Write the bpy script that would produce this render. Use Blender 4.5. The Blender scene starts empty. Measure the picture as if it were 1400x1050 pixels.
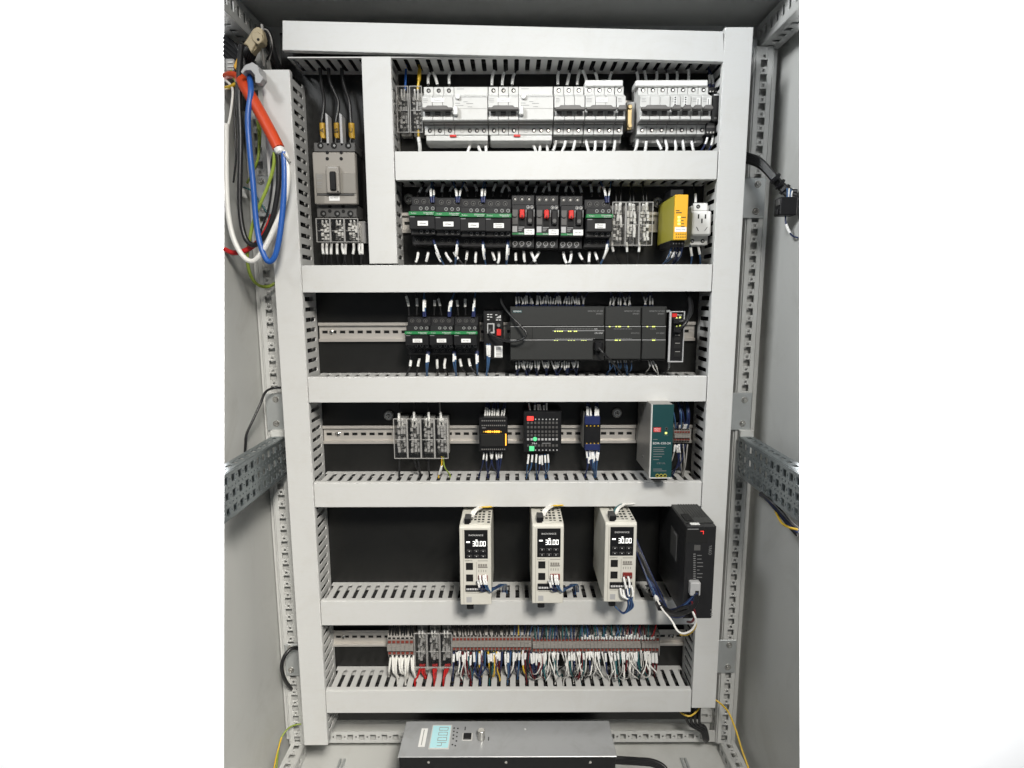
import bpy, bmesh, math, random
from mathutils import Vector, Matrix
random.seed(11)
SC = bpy.context.scene
COL = SC.collection

# ------------------------------------------------------------------ camera
FPX = 789.0                      # focal length in pixels of a 1400 px wide frame
PITCH, ROLL = math.radians(8.7), math.radians(-0.155)
CAM = Vector((0.0, -1.065, 0.95))
CM = Matrix.Rotation(math.pi / 2 - PITCH, 3, 'X') @ Matrix.Rotation(ROLL, 3, 'Z')
cd = bpy.data.cameras.new('camera')
cd.sensor_width = 36.0
cd.lens = 36.0 * FPX / 1400.0
cd.clip_start, cd.clip_end = 0.05, 60
cam = bpy.data.objects.new('camera', cd)
COL.objects.link(cam)
cam.matrix_world = Matrix.Translation(CAM) @ CM.to_4x4()
SC.camera = cam

# ------------------------------------------------------------------ light
w = bpy.data.worlds.new('World')
SC.world = w
w.use_nodes = True
w.node_tree.nodes['Background'].inputs[0].default_value = (0.90, 0.95, 1.0, 1)
w.node_tree.nodes['Background'].inputs[1].default_value = 0.15


def area(name, loc, target, sx, sy, power, color, spread=180):
    d = bpy.data.lights.new(name, 'AREA')
    d.shape = 'RECTANGLE'
    d.size, d.size_y, d.energy, d.color = sx, sy, power, color
    d.spread = math.radians(spread)
    o = bpy.data.objects.new(name, d)
    COL.objects.link(o)
    o.location = loc
    o.rotation_euler = (Vector(target) - Vector(loc)).to_track_quat('-Z', 'Y').to_euler()
    return o


area('overhead_light', (0.70, -1.75, 2.20), (0.35, 0, 1.15), 0.5, 0.35, 2.2, (0.95, 0.98, 1.0), 100)
area('overhead_light', (-0.85, -1.15, 1.95), (0.60, 0, 1.25), 0.35, 0.35, 4.0, (0.97, 0.99, 1.0), 60)  # unseen light, added to brighten the top of the right wall
area('added_fill_light', (0.35, -1.75, 1.95), (-0.55, 0, 0.02), 0.35, 0.35, 9.5, (1.0, 0.955, 0.88), 65)  # unseen warm fill, added to lift the lower left
area('added_backdrop_light', (-0.30, 0.25, 0.75), (-1.1, 0.9, 0.75), 0.3, 1.8, 190, (1, 1, 1))  # unseen, added behind the cabinet to whiten the backdrop
area('added_backdrop_light', (0.30, 0.25, 0.75), (1.1, 0.9, 0.75), 0.3, 1.8, 190, (1, 1, 1))  # its twin for the right half, also added out of sight
SC.view_settings.view_transform = 'Standard'
SC.view_settings.look = 'None'
SC.view_settings.exposure = 0.0
SC.view_settings.gamma = 1.0

# ------------------------------------------------------------------ helpers


def at(px, py, y):
    """world point on the plane of depth y seen at a place in the photograph"""
    d = CM @ Vector(((px - 700) / FPX, (525 - py) / FPX, -1.0))
    return CAM + d * ((y - CAM.y) / d.y)


def rect(px0, py0, px1, py1, y):
    xm, ym = (px0 + px1) / 2, (py0 + py1) / 2
    return at(px0, ym, y).x, at(px1, ym, y).x, at(xm, py1, y).z, at(xm, py0, y).z


def lin(c):
    return tuple(((v / 255 + 0.055) / 1.055) ** 2.4 if v > 10 else v / 255 / 12.92 for v in c)


MATS = {}


def mat(name, col, rough=0.5, metal=0.0, var=0.08, scale=60.0, bump=0.0, spec=0.5, emit=0.0, stretch=None):
    if name in MATS:
        return MATS[name]
    m = bpy.data.materials.new(name)
    m.use_nodes = True
    nt = m.node_tree
    b = nt.nodes['Principled BSDF']
    b.inputs['Roughness'].default_value = rough
    b.inputs['Metallic'].default_value = metal
    b.inputs['Specular IOR Level'].default_value = spec
    tc = nt.nodes.new('ShaderNodeTexCoord')
    mp = nt.nodes.new('ShaderNodeMapping')
    if stretch:
        mp.inputs['Scale'].default_value = stretch
    nz = nt.nodes.new('ShaderNodeTexNoise')
    nz.inputs['Scale'].default_value = scale
    nz.inputs['Detail'].default_value = 6
    nz.inputs['Roughness'].default_value = 0.65
    nt.links.new(tc.outputs['Object'], mp.inputs[0])
    nt.links.new(mp.outputs[0], nz.inputs['Vector'])
    mx = nt.nodes.new('ShaderNodeMix')
    mx.data_type = 'RGBA'
    lo = tuple(max(0, v * (1 - var)) for v in col[:3]) + (1,)
    hi = tuple(min(1, v * (1 + var)) for v in col[:3]) + (1,)
    mx.inputs[6].default_value, mx.inputs[7].default_value = lo, hi
    nt.links.new(nz.outputs['Fac'], mx.inputs[0])
    nt.links.new(mx.outputs[2], b.inputs['Base Color'])
    mr = nt.nodes.new('ShaderNodeMapRange')
    mr.inputs[3].default_value, mr.inputs[4].default_value = max(0.05, rough - 0.1), min(1, rough + 0.1)
    nt.links.new(nz.outputs['Fac'], mr.inputs[0])
    nt.links.new(mr.outputs[0], b.inputs['Roughness'])
    if bump:
        bp = nt.nodes.new('ShaderNodeBump')
        bp.inputs['Strength'].default_value = bump
        bp.inputs['Distance'].default_value = 0.001
        nt.links.new(nz.outputs['Fac'], bp.inputs['Height'])
        nt.links.new(bp.outputs[0], b.inputs['Normal'])
    if emit:
        b.inputs['Emission Color'].default_value = tuple(col[:3]) + (1,)
        b.inputs['Emission Strength'].default_value = emit
    MATS[name] = m
    return m


def smudge(m, scale, amount, stretch=(1, 1, 1)):
    """handling marks: faint darker patches and streaks over the base colour"""
    nt = m.node_tree
    b = nt.nodes['Principled BSDF']
    src = b.inputs['Base Color'].links[0].from_socket
    tc = nt.nodes.new('ShaderNodeTexCoord')
    mp = nt.nodes.new('ShaderNodeMapping')
    mp.inputs['Scale'].default_value = stretch
    nz = nt.nodes.new('ShaderNodeTexNoise')
    nz.inputs['Scale'].default_value = scale
    nz.inputs['Detail'].default_value = 8
    nz.inputs['Roughness'].default_value = 0.7
    nz.inputs['Distortion'].default_value = 0.8
    rp = nt.nodes.new('ShaderNodeValToRGB')
    rp.color_ramp.elements[0].position, rp.color_ramp.elements[1].position = 0.50, 0.74
    rp.color_ramp.elements[0].color = (1, 1, 1, 1)
    k = 1 - amount
    rp.color_ramp.elements[1].color = (k, k * .99, k * .97, 1)
    mx = nt.nodes.new('ShaderNodeMix')
    mx.data_type = 'RGBA'
    mx.blend_type = 'MULTIPLY'
    mx.inputs[0].default_value = 1
    nt.links.new(tc.outputs['Object'], mp.inputs[0])
    nt.links.new(mp.outputs[0], nz.inputs['Vector'])
    nt.links.new(nz.outputs['Fac'], rp.inputs[0])
    nt.links.new(src, mx.inputs[6])
    nt.links.new(rp.outputs[0], mx.inputs[7])
    nt.links.new(mx.outputs[2], b.inputs['Base Color'])


def clear_mat(name, tint, opac, rough=0.12):
    m = bpy.data.materials.new(name)
    m.use_nodes = True
    nt = m.node_tree
    nt.nodes.remove(nt.nodes['Principled BSDF'])
    b = nt.nodes.new('ShaderNodeBsdfGlossy' if opac < .2 else 'ShaderNodeBsdfPrincipled')
    b.inputs[0].default_value = tint + (1,)
    b.inputs['Roughness'].default_value = rough
    tr = nt.nodes.new('ShaderNodeBsdfTransparent')
    tr.inputs[0].default_value = tuple(0.6 + 0.4 * v for v in tint) + (1,)
    ms = nt.nodes.new('ShaderNodeMixShader')
    nz = nt.nodes.new('ShaderNodeTexNoise')
    nz.inputs['Scale'].default_value = 140
    mr = nt.nodes.new('ShaderNodeMapRange')
    mr.inputs[3].default_value, mr.inputs[4].default_value = opac * 0.6, opac * 1.4
    nt.links.new(nz.outputs['Fac'], mr.inputs[0])
    nt.links.new(mr.outputs[0], ms.inputs[0])
    nt.links.new(tr.outputs[0], ms.inputs[1])
    nt.links.new(b.outputs[0], ms.inputs[2])
    nt.links.new(ms.outputs[0], nt.nodes['Material Output'].inputs['Surface'])
    return m


def sleeve_mat():
    m = mat('marker_sleeve', (0.80, 0.80, 0.78), 0.45, var=0.04)
    nt = m.node_tree
    b = nt.nodes['Principled BSDF']
    tc = nt.nodes.new('ShaderNodeTexCoord')
    nz = nt.nodes.new('ShaderNodeTexNoise')
    nz.inputs['Scale'].default_value = 430
    nz.inputs['Detail'].default_value = 1
    rp = nt.nodes.new('ShaderNodeValToRGB')
    rp.color_ramp.elements[0].position, rp.color_ramp.elements[1].position = 0.66, 0.70
    rp.color_ramp.elements[0].color, rp.color_ramp.elements[1].color = (0.80, 0.80, 0.78, 1), (0.10, 0.10, 0.10, 1)
    nt.links.new(tc.outputs['Object'], nz.inputs['Vector'])
    nt.links.new(nz.outputs['Fac'], rp.inputs[0])
    nt.links.new(rp.outputs[0], b.inputs['Base Color'])
    return m


M = dict(
    duct=mat('duct_plastic', (0.615, 0.618, 0.605), 0.42, var=0.025, scale=9, bump=0.05),
    duct_in=mat('duct_channel_plastic', (0.56, 0.56, 0.545), 0.5, var=0.05, scale=30),
    plate=mat('mounting_plate_dark', (0.0100, 0.0100, 0.0095), 0.34, 0.0, var=0.35, scale=4, spec=0.45),
    paint=mat('cabinet_paint', (0.58, 0.585, 0.565), 0.38, var=0.05, scale=7, bump=0.04),
    post=mat('frame_paint', (0.56, 0.565, 0.55), 0.40, var=0.05, scale=25),
    zinc=mat('zinc_steel', (0.27, 0.30, 0.31), 0.38, 0.7, var=0.18, scale=45),
    zplate=mat('zinc_plate', (0.50, 0.52, 0.52), 0.38, 0.55, var=0.12, scale=35),
    rail=mat('rail_steel', (0.60, 0.57, 0.53), 0.36, 0.5, var=0.08, scale=12, stretch=(1, 20, 20)),
    bolt=mat('bolt_steel', (0.62, 0.61, 0.58), 0.25, 0.9, var=0.1),
    brass=mat('brass', (0.36, 0.28, 0.15), 0.4, 0.9, var=0.15),
    mcb=mat('breaker_white', (0.62, 0.62, 0.60), 0.42, var=0.04),
    mcb2=mat('breaker_grey', (0.33, 0.33, 0.32), 0.45, var=0.06),
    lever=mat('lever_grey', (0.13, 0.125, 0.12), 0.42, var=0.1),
    blk=mat('black_plastic', (0.008, 0.008, 0.009), 0.42, var=0.3, spec=0.35),
    char=mat('charcoal_plastic', (0.016, 0.016, 0.017), 0.45, var=0.2, spec=0.35),
    plc=mat('plc_grey', (0.026, 0.027, 0.026), 0.48, spec=0.35, var=0.08, scale=300, bump=0.1),
    hole=mat('hole_black', (0.004, 0.004, 0.004), 0.8, var=0.2),
    green=mat('green_band', (0.015, 0.19, 0.055), 0.42, var=0.06),
    white=mat('white_plastic', (0.80, 0.80, 0.78), 0.4, var=0.03),
    paper=mat('paper_label', (0.82, 0.82, 0.80), 0.6, var=0.02),
    ink=mat('ink', (0.03, 0.03, 0.03), 0.6, var=0.1),
    inkg=mat('grey_ink', (0.30, 0.30, 0.30), 0.6, var=0.1),
    inkw=mat('white_ink', (0.72, 0.72, 0.72), 0.5, var=0.05),
    inkd=mat('dim_print', (0.20, 0.20, 0.20), 0.5, var=0.05),
    red=mat('red_plastic', (0.62, 0.03, 0.025), 0.35, var=0.08),
    dred=mat('dark_red', (0.20, 0.02, 0.015), 0.45, var=0.2),
    taupe=mat('taupe_plastic', (0.31, 0.29, 0.26), 0.45, var=0.05),
    taupe2=mat('taupe_dark', (0.25, 0.235, 0.21), 0.45, var=0.05),
    slate=mat('slate_plastic', (0.085, 0.083, 0.08), 0.45, var=0.08),
    cream=mat('cream_plastic', (0.64, 0.625, 0.56), 0.42, var=0.03),
    yellow=mat('relay_yellow', (0.80, 0.42, 0.015), 0.42, var=0.04),
    olive=mat('relay_yellow_shaded', (0.40, 0.36, 0.05), 0.45, var=0.06),  # relay yellow darkened to olive: shade put into the colour
    teal=mat('teal_front', (0.008, 0.050, 0.053), 0.4, var=0.06),
    alu=mat('perforated_steel', (0.34, 0.33, 0.31), 0.42, 0.5, var=0.1),
    boxtop=mat('grey_enclosure', (0.40, 0.41, 0.42), 0.38, 0.2, var=0.05, scale=14),
    term=mat('terminal_grey', (0.27, 0.255, 0.235), 0.5, var=0.15),
    termr=mat('terminal_red', (0.21, 0.040, 0.028), 0.5, var=0.3),
    blueconn=mat('blue_connector', (0.012, 0.020, 0.085), 0.42, var=0.2),
    sleeve=sleeve_mat(),
    cover=clear_mat('clear_cover', (0.88, 0.87, 0.85), 0.055, 0.2),
    cedge=clear_mat('clear_cover_edge', (0.80, 0.79, 0.77), 0.36, 0.25),
    lcd=mat('lcd_screen', (0.36, 0.60, 0.63), 0.3, var=0.03, emit=0.30),
    digit=mat('display_white', (1.0, 1.0, 0.97), 0.4, var=0.0, emit=1.1),
    amber=mat('amber_led', (1.0, 0.42, 0.04), 0.4, var=0.0, emit=1.6),
    rled=mat('red_led', (1.0, 0.05, 0.04), 0.4, var=0.0, emit=0.9),
    gled=mat('green_led', (0.10, 0.60, 0.25), 0.4, var=0.0, emit=0.55),
    yled=mat('lime_led', (0.75, 0.85, 0.20), 0.4, var=0.0, emit=0.8),
    beige=mat('beige_clip', (0.46, 0.38, 0.24), 0.5, var=0.12),
    greyclip=mat('grey_clip', (0.42, 0.42, 0.42), 0.4, var=0.05),
    tag=mat('yellow_tag', (0.55, 0.33, 0.03), 0.5, var=0.1),
    backdrop=mat('white_backdrop', (0.92, 0.92, 0.92), 0.8, var=0.0, spec=0.1),
)
WC = dict(
    black=mat('wire_black', (0.014, 0.014, 0.015), 0.36, var=0.2),
    blue=mat('wire_blue', (0.045, 0.105, 0.22), 0.38, var=0.1),
    navy=mat('wire_navy', (0.016, 0.026, 0.085), 0.4, var=0.15),
    bright=mat('wire_bright_blue', (0.022, 0.105, 0.40), 0.36, var=0.06),
    white=mat('wire_white', (0.78, 0.77, 0.73), 0.4, var=0.04),
    red=mat('wire_red', (0.50, 0.018, 0.018), 0.38, var=0.08),
    dred=mat('wire_dark_red', (0.13, 0.014, 0.018), 0.4, var=0.15),
    yellow=mat('wire_yellow', (0.68, 0.44, 0.03), 0.4, var=0.08),
    teal=mat('wire_teal', (0.02, 0.11, 0.12), 0.4, var=0.1),
    gy=mat('wire_green_yellow', (0.26, 0.34, 0.05), 0.4, var=0.7, scale=30),
    orange=mat('cable_orange', (0.60, 0.058, 0.010), 0.45, var=0.05),
    grey=mat('wire_grey', (0.35, 0.34, 0.32), 0.4, var=0.08),
)
smudge(M['duct'], 12, 0.05)
smudge(M['duct'], 70, 0.025, (1, 1, 5))
smudge(M['paint'], 6, 0.14)
smudge(M['post'], 20, 0.12)
smudge(M['plate'], 9, 0.5)
smudge(M['boxtop'], 22, 0.14)
smudge(M['cream'], 40, 0.08)
smudge(M['mcb'], 70, 0.08)
ORG = {}
COLN = dict(bright='bright blue', dred='dark red', gy='green and yellow')
LUMP = ('wires above the mixed terminal strip', 'wires above the long terminal strip', 'wires above the wide controller', 'wires below the wide controller', 'wires above the extension units',
        'wires below the extension units', 'wires above the amber relay module', 'wires below the amber relay module', 'wires above the earth terminals', 'wires above the small terminal strip',
        'wires below the small terminal strip', 'dark wires of the long strip')


class MB:
    def __init__(s):
        s.v, s.f = [], []

    def add(s, vs, fs):
        n = len(s.v)
        s.v += [tuple(p) for p in vs]
        s.f += [tuple(i + n for i in q) for q in fs]
        return s

    def box(s, x0, x1, y0, y1, z0, z1):
        return s.add([(x0, y0, z0), (x1, y0, z0), (x1, y1, z0), (x0, y1, z0), (x0, y0, z1), (x1, y0, z1), (x1, y1, z1), (x0, y1, z1)],
                     [(0, 3, 2, 1), (4, 5, 6, 7), (0, 1, 5, 4), (1, 2, 6, 5), (2, 3, 7, 6), (3, 0, 4, 7)])

    def prism(s, poly, ax, a0, a1):
        n = len(poly)

        def P(u, v, a):
            return {'x': (a, u, v), 'y': (u, a, v), 'z': (u, v, a)}[ax]
        vs = [P(u, v, a0) for u, v in poly] + [P(u, v, a1) for u, v in poly]
        fs = [tuple(range(n))[::-1], tuple(range(n, 2 * n))] + [(i, (i + 1) % n, n + (i + 1) % n, n + i) for i in range(n)]
        return s.add(vs, fs)

    def cyl(s, c, ax, r, h, n=12, r2=None):
        """from c along +axis (or -axis when h<0)"""
        r2 = r if r2 is None else r2
        k = 'xyz'.index(ax)
        o = [i for i in range(3) if i != k]
        vs = []
        for hh, rr in ((0, r), (h, r2)):
            for i in range(n):
                a = 2 * math.pi * i / n
                p = [0, 0, 0]
                p[k] = c[k] + hh
                p[o[0]] = c[o[0]] + rr * math.cos(a)
                p[o[1]] = c[o[1]] + rr * math.sin(a)
                vs.append(tuple(p))
        return s.add(vs, [tuple(range(n)), tuple(range(n, 2 * n))] + [(i, (i + 1) % n, n + (i + 1) % n, n + i) for i in range(n)])

    def ring(s, c, r, ri, h, n=14):
        """washer facing -y at c, thickness h"""
        vs = []
        for yy in (0, -h):
            for rr in (r, ri):
                vs += [(c[0] + rr * math.cos(2 * math.pi * i / n), c[1] + yy, c[2] + rr * math.sin(2 * math.pi * i / n)) for i in range(n)]
        fs = []
        for i in range(n):
            j = (i + 1) % n
            fs += [(i, j, n + j, n + i), (2 * n + i, 3 * n + i, 3 * n + j, 2 * n + j), (i, 2 * n + i, 2 * n + j, j), (n + i, n + j, 3 * n + j, 3 * n + i)]
        return s.add(vs, fs)

    def tube(s, pts, r, n=8):
        pts = [Vector(p) for p in pts]
        t0 = (pts[1] - pts[0]).normalized()
        u = t0.orthogonal().normalized()
        vs = []
        m = len(pts)
        for i, p in enumerate(pts):
            t = (pts[min(i + 1, m - 1)] - pts[max(i - 1, 0)]).normalized()
            u = (u - t * u.dot(t)).normalized()
            b = t.cross(u)
            vs += [p + (u * math.cos(2 * math.pi * k / n) + b * math.sin(2 * math.pi * k / n)) * r for k in range(n)]
        fs = [tuple(range(n)), tuple(range((m - 1) * n, m * n))]
        for i in range(m - 1):
            for k in range(n):
                k2 = (k + 1) % n
                fs.append((i * n + k, i * n + k2, (i + 1) * n + k2, (i + 1) * n + k))
        return s.add(vs, fs)

    def build(s, name, m, parent=None, bev=0.0, smooth=False, origin=None, seg=1):
        org = ORG[parent.name] if parent else Vector(origin or (0, 0, 0))
        me = bpy.data.meshes.new(name)
        me.from_pydata([(a - org.x, b - org.y, c - org.z) for a, b, c in s.v], [], s.f)
        bm = bmesh.new()
        bm.from_mesh(me)
        bmesh.ops.recalc_face_normals(bm, faces=bm.faces)
        bm.to_mesh(me)
        bm.free()
        me.materials.append(M[m] if isinstance(m, str) else m)
        if smooth:
            me.polygons.foreach_set('use_smooth', [True] * len(me.polygons))
            try:
                me.set_sharp_from_angle(angle=math.radians(50))
            except Exception:
                pass
        o = bpy.data.objects.new(name, me)
        COL.objects.link(o)
        if parent:
            o.parent = parent
        else:
            o.location = org
        ORG[o.name] = org
        if bev:
            md = o.modifiers.new('bevel', 'BEVEL')
            md.width, md.segments, md.limit_method, md.angle_limit = bev, seg, 'ANGLE', math.radians(40)
        return o


def tag(o, label=None, cat=None, group=None, kind=None):
    if label:
        o['label'] = label
    if cat:
        o['category'] = cat
    if group:
        o['group'] = group
    if kind:
        o['kind'] = kind
    return o


def thing(name, label, cat, loc, group=None):
    o = bpy.data.objects.new(name, None)
    o.empty_display_size = 0.02
    COL.objects.link(o)
    o.location = loc
    ORG[o.name] = Vector(loc)
    return tag(o, label, cat, group)


def copy_thing(root, loc, label, group=None):
    kids = [c for c in bpy.data.objects if c.parent == root]
    r = root.copy()
    COL.objects.link(r)
    r.location = loc
    ORG[r.name] = Vector(loc)
    tag(r, label, None, group)
    for c in kids:
        k = c.copy()
        COL.objects.link(k)
        k.parent = r
        ORG[k.name] = Vector(loc)
        for g in [q for q in bpy.data.objects if q.parent == c]:
            h = g.copy()
            COL.objects.link(h)
            h.parent = k
            ORG[h.name] = Vector(loc)
    return r


def box(name, m, parent, x0, x1, y0, y1, z0, z1, bev=0.0):
    return MB().box(x0, x1, y0, y1, z0, z1).build(name, m, parent, bev)


TXT = {}


def text(s, parent, m, x, z, y, h, width=None, rot=0.0, align='CENTER', name='lettering', flat=False):
    """flat lettering facing the front (-y); flat=True lies on a top face (facing +z) and y is its depth"""
    if s not in TXT:
        c = bpy.data.curves.new('lettering', 'FONT')
        c.body = s
        c.size = 1.0
        c.resolution_u = 2
        o = bpy.data.objects.new('tmp', c)
        COL.objects.link(o)
        bpy.context.view_layer.update()
        me = bpy.data.meshes.new_from_object(o.evaluated_get(bpy.context.evaluated_depsgraph_get()))
        bpy.data.objects.remove(o)
        TXT[s] = [v.co.copy() for v in me.vertices], [tuple(p.vertices) for p in me.polygons]
    vs, fs = TXT[s]
    x0, x1 = min(v.x for v in vs), max(v.x for v in vs)
    y0, y1 = min(v.y for v in vs), max(v.y for v in vs)
    sy = h / max(1e-6, y1 - y0)
    sx = sy if width is None else width / (x1 - x0)
    ox = {'CENTER': (x0 + x1) / 2, 'LEFT': x0, 'RIGHT': x1}[align]
    ca, sa = math.cos(rot), math.sin(rot)
    mb = MB()
    pts = []
    for v in vs:
        a, b = (v.x - ox) * sx, (v.y - (y0 + y1) / 2) * sy
        a, b = a * ca - b * sa, a * sa + b * ca
        pts.append((x + a, y + b, z) if flat else (x + a, y, z + b))
    mb.add(pts, fs)
    return mb.build(name, m, parent)


def spline(pts, k=6):
    P = [Vector(p) for p in pts]
    if len(P) < 3:
        return [P[0].lerp(P[-1], i / 4) for i in range(5)]
    out = []
    for i in range(len(P) - 1):
        a, b, c, d = P[max(i - 1, 0)], P[i], P[i + 1], P[min(i + 2, len(P) - 1)]
        for j in range(k):
            t = j / k
            out.append(0.5 * ((2 * b) + (c - a) * t + (2 * a - 5 * b + 4 * c - d) * t * t + (3 * b - a - 3 * c + d) * t ** 3))
    out.append(P[-1])
    return out


NW = [0]
STUFF = []                      # thin wires too small to pick apart: (verts, faces, material)


def wire(pts, r, m, label, group=None, sleeve=None, name='wire', cat='wire', ferrule=None, sr=1.5, k=6, n=8, smat='sleeve'):
    """pts are world points; sleeve=(a,b) in metres of length from the start"""
    NW[0] += 1
    P = spline(pts, k)
    label = label.replace('{c}', COLN.get(m, m)) if label else label
    if group in LUMP:
        o = None
        q = MB().tube(P, r, 6)
        STUFF.append((q.v, q.f, WC[m]))
    else:
        o = MB().tube(P, r, n).build(name, WC[m] if m in WC else M[m], None, smooth=True, origin=P[0])
        tag(o, label, cat, group)
    L = [0.0]
    for a, b in zip(P, P[1:]):
        L.append(L[-1] + (b - a).length)

    def pos(s):
        for i in range(len(L) - 1):
            if s <= L[i + 1]:
                return P[i].lerp(P[i + 1], (s - L[i]) / max(1e-9, L[i + 1] - L[i]))
        return P[-1]
    for rng, mm, nm, rr in ((sleeve, smat, 'marker_sleeve', sr), (ferrule, 'blueconn', 'ferrule', 1.7)):
        if rng:
            a, b = rng[0], min(rng[1], L[-1])
            q = MB().tube([pos(a + (b - a) * i / 5) for i in range(6)], r * rr, n if o else 6)
            if o:
                q.build(nm, mm, o, smooth=True)
            else:
                STUFF.append((q.v, q.f, M[mm] if isinstance(mm, str) else mm))
    return o


def px_wire(pts, r, m, label, group=None, **kw):
    return wire([at(*p) for p in pts], r, m, label, group, **kw)


def jit(a):
    return random.uniform(-a, a)

# ------------------------------------------------------------------ setting: backdrop and cabinet shell
bd = MB().box(-4, 4, 0.9, 0.92, -2.5, 3.5).build('background_wall', 'backdrop')
tag(bd, kind='structure')

YF = -0.0780                                   # front of the duct covers
XW = 0.479                                     # inner face of the cabinet sides
ZF = at(700, 1017, 0.045).z                    # cabinet floor
ZT = at(700, 36, 0.050).z                      # cabinet roof
cab = thing('control_cabinet', 'light grey steel control cabinet standing open around the wired mounting plate', 'cabinet', (0, 0.05, ZF))
NL = CM @ Vector((1, 0, -394 / FPX))
NR = CM @ Vector((-1, 0, -393.5 / FPX))


def trim(o, sides=(1, 1)):
    """the cabinet is a cut-away: its front edges are sawn off flat on both sides"""
    bm = bmesh.new()
    bm.from_mesh(o.data)
    org = ORG[o.name]
    for n, use in ((NL, sides[0]), (NR, sides[1])):
        if use:
            g = bm.verts[:] + bm.edges[:] + bm.faces[:]
            r = bmesh.ops.bisect_plane(bm, geom=g, plane_co=CAM - org, plane_no=n, clear_inner=True, dist=1e-6)
            ed = [e for e in r['geom_cut'] if isinstance(e, bmesh.types.BMEdge)]
            try:
                bmesh.ops.edgeloop_fill(bm, edges=ed)
            except Exception:
                pass
    bm.to_mesh(o.data)
    bm.free()
    return o


for s in (-1, 1):
    trim(MB().box(min(s * XW, s * (XW + .002)), max(s * XW, s * (XW + .002)), -0.32, 0.052, ZF - .03, ZT + .01).build('side_panel', 'paint', cab))
MB().box(-XW, XW, 0.05, 0.052, ZF - .03, ZT + .01).build('back_panel', 'paint', cab)
trim(MB().box(-XW + .001, XW - .001, -0.12, 0.0495, ZT, ZT + .003).build('top_panel', 'paint', cab))
trim(MB().box(-XW + .001, XW - .001, -0.33, 0.0495, ZF - .003, ZF).build('floor_panel', 'paint', cab))


def perf_row(place, u0, u1, v0, v1, pitch, big, small, off=0.0, bigh=None):
    bigh = bigh or big
    vc = (v0 + v1) / 2
    bh, sh = bigh / 2, small / 2
    bigs, smalls = [], []
    u = u0 + off + pitch / 2
    while u + big / 2 < u1 - .002:
        bigs.append((u - big / 2, u + big / 2))
        if small and u + pitch / 2 + small / 2 < u1 - .002:
            smalls.append((u + pitch / 2 - small / 2, u + pitch / 2 + small / 2))
        u += pitch

    def band(a, b, holes):
        if b - a < 1e-6:
            return
        c = u0
        for h0, h1 in sorted(holes):
            if h0 > c:
                place(c, h0, a, b)
            c = h1
        if c < u1:
            place(c, u1, a, b)
    band(v0, vc - bh, [])
    if small:
        band(vc - bh, vc - sh, bigs)
        band(vc - sh, vc + sh, bigs + smalls)
        band(vc + sh, vc + bh, bigs)
    else:
        band(vc - bh, vc + bh, bigs)
    band(vc + bh, v1, [])


# upright frame posts at the back corners
for s in (-1, 1):
    mb = MB()
    e = -.0045

    def bxs(v0, v1, y0, y1, u0, u1):
        a, b = sorted((s * v0 + e, s * v1 + e))
        mb.box(a, b, y0, y1, u0, u1)

    def pl(u0, u1, v0, v1):
        bxs(v0, v1, .010, .012, u0, u1)
    perf_row(pl, ZF + .03, ZT - .05, 0.430, 0.4585, 0.0238, 0.0122, 0.0044)

    def pl2(u0, u1, v0, v1):
        bxs(.4275, .4298, v0, v1, u0, u1)
    perf_row(pl2, ZF + .03, ZT - .05, 0.0125, 0.046, 0.0238, 0.015, 0.0036, 0.006, 0.008)
    bxs(.459, .461, .010, .026, ZF + .03, ZT - .05)
    bxs(.4615, .4725, .024, .026, ZF + .03, ZT - .05)
    mb.build('frame_post', 'post', cab, bev=.0004)
    mb = MB()
    bxs(.431, .458, .022, .024, ZF + .03, ZT - .05)     # back of the hollow post
    mb.build('post_back', 'post', cab)

# rails along the depth: roof, middle (zinc), floor
for s in (-1, 1):
    mb = MB()

    def plu(u0, u1, v0, v1):
        a, b = sorted((s * .4335, s * .4355))
        mb.box(a, b, -u1, -u0, v0, v1)
    perf_row(plu, -.03, .22, ZT - .046, ZT - .008, 0.0215, 0.0100, 0.0035, 0, 0.016)

    def plb(u0, u1, v0, v1):
        a, b = sorted((s * v0, s * v1))
        mb.box(a, b, -u1, -u0, ZT - .048, ZT - .0465)
    perf_row(plb, -.03, .22, 0.4335, 0.470, 0.0215, 0.010, 0.0, 0.004, 0.011)
    a, b = sorted((s * .468, s * .470))
    mb.box(a, b, -.22, .03, ZT - .046, ZT - .008)
    a, b = sorted((s * .443, s * .445))
    mb.box(a, b, -.22, .03, ZT - .0455, ZT - .008)
    a, b = sorted((s * .4455, s * .4675))
    mb.box(a, b, -.22, .03, ZT - .040, ZT - .038)
    o = mb.build('roof_rail', 'post', cab)
    trim(o)

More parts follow.
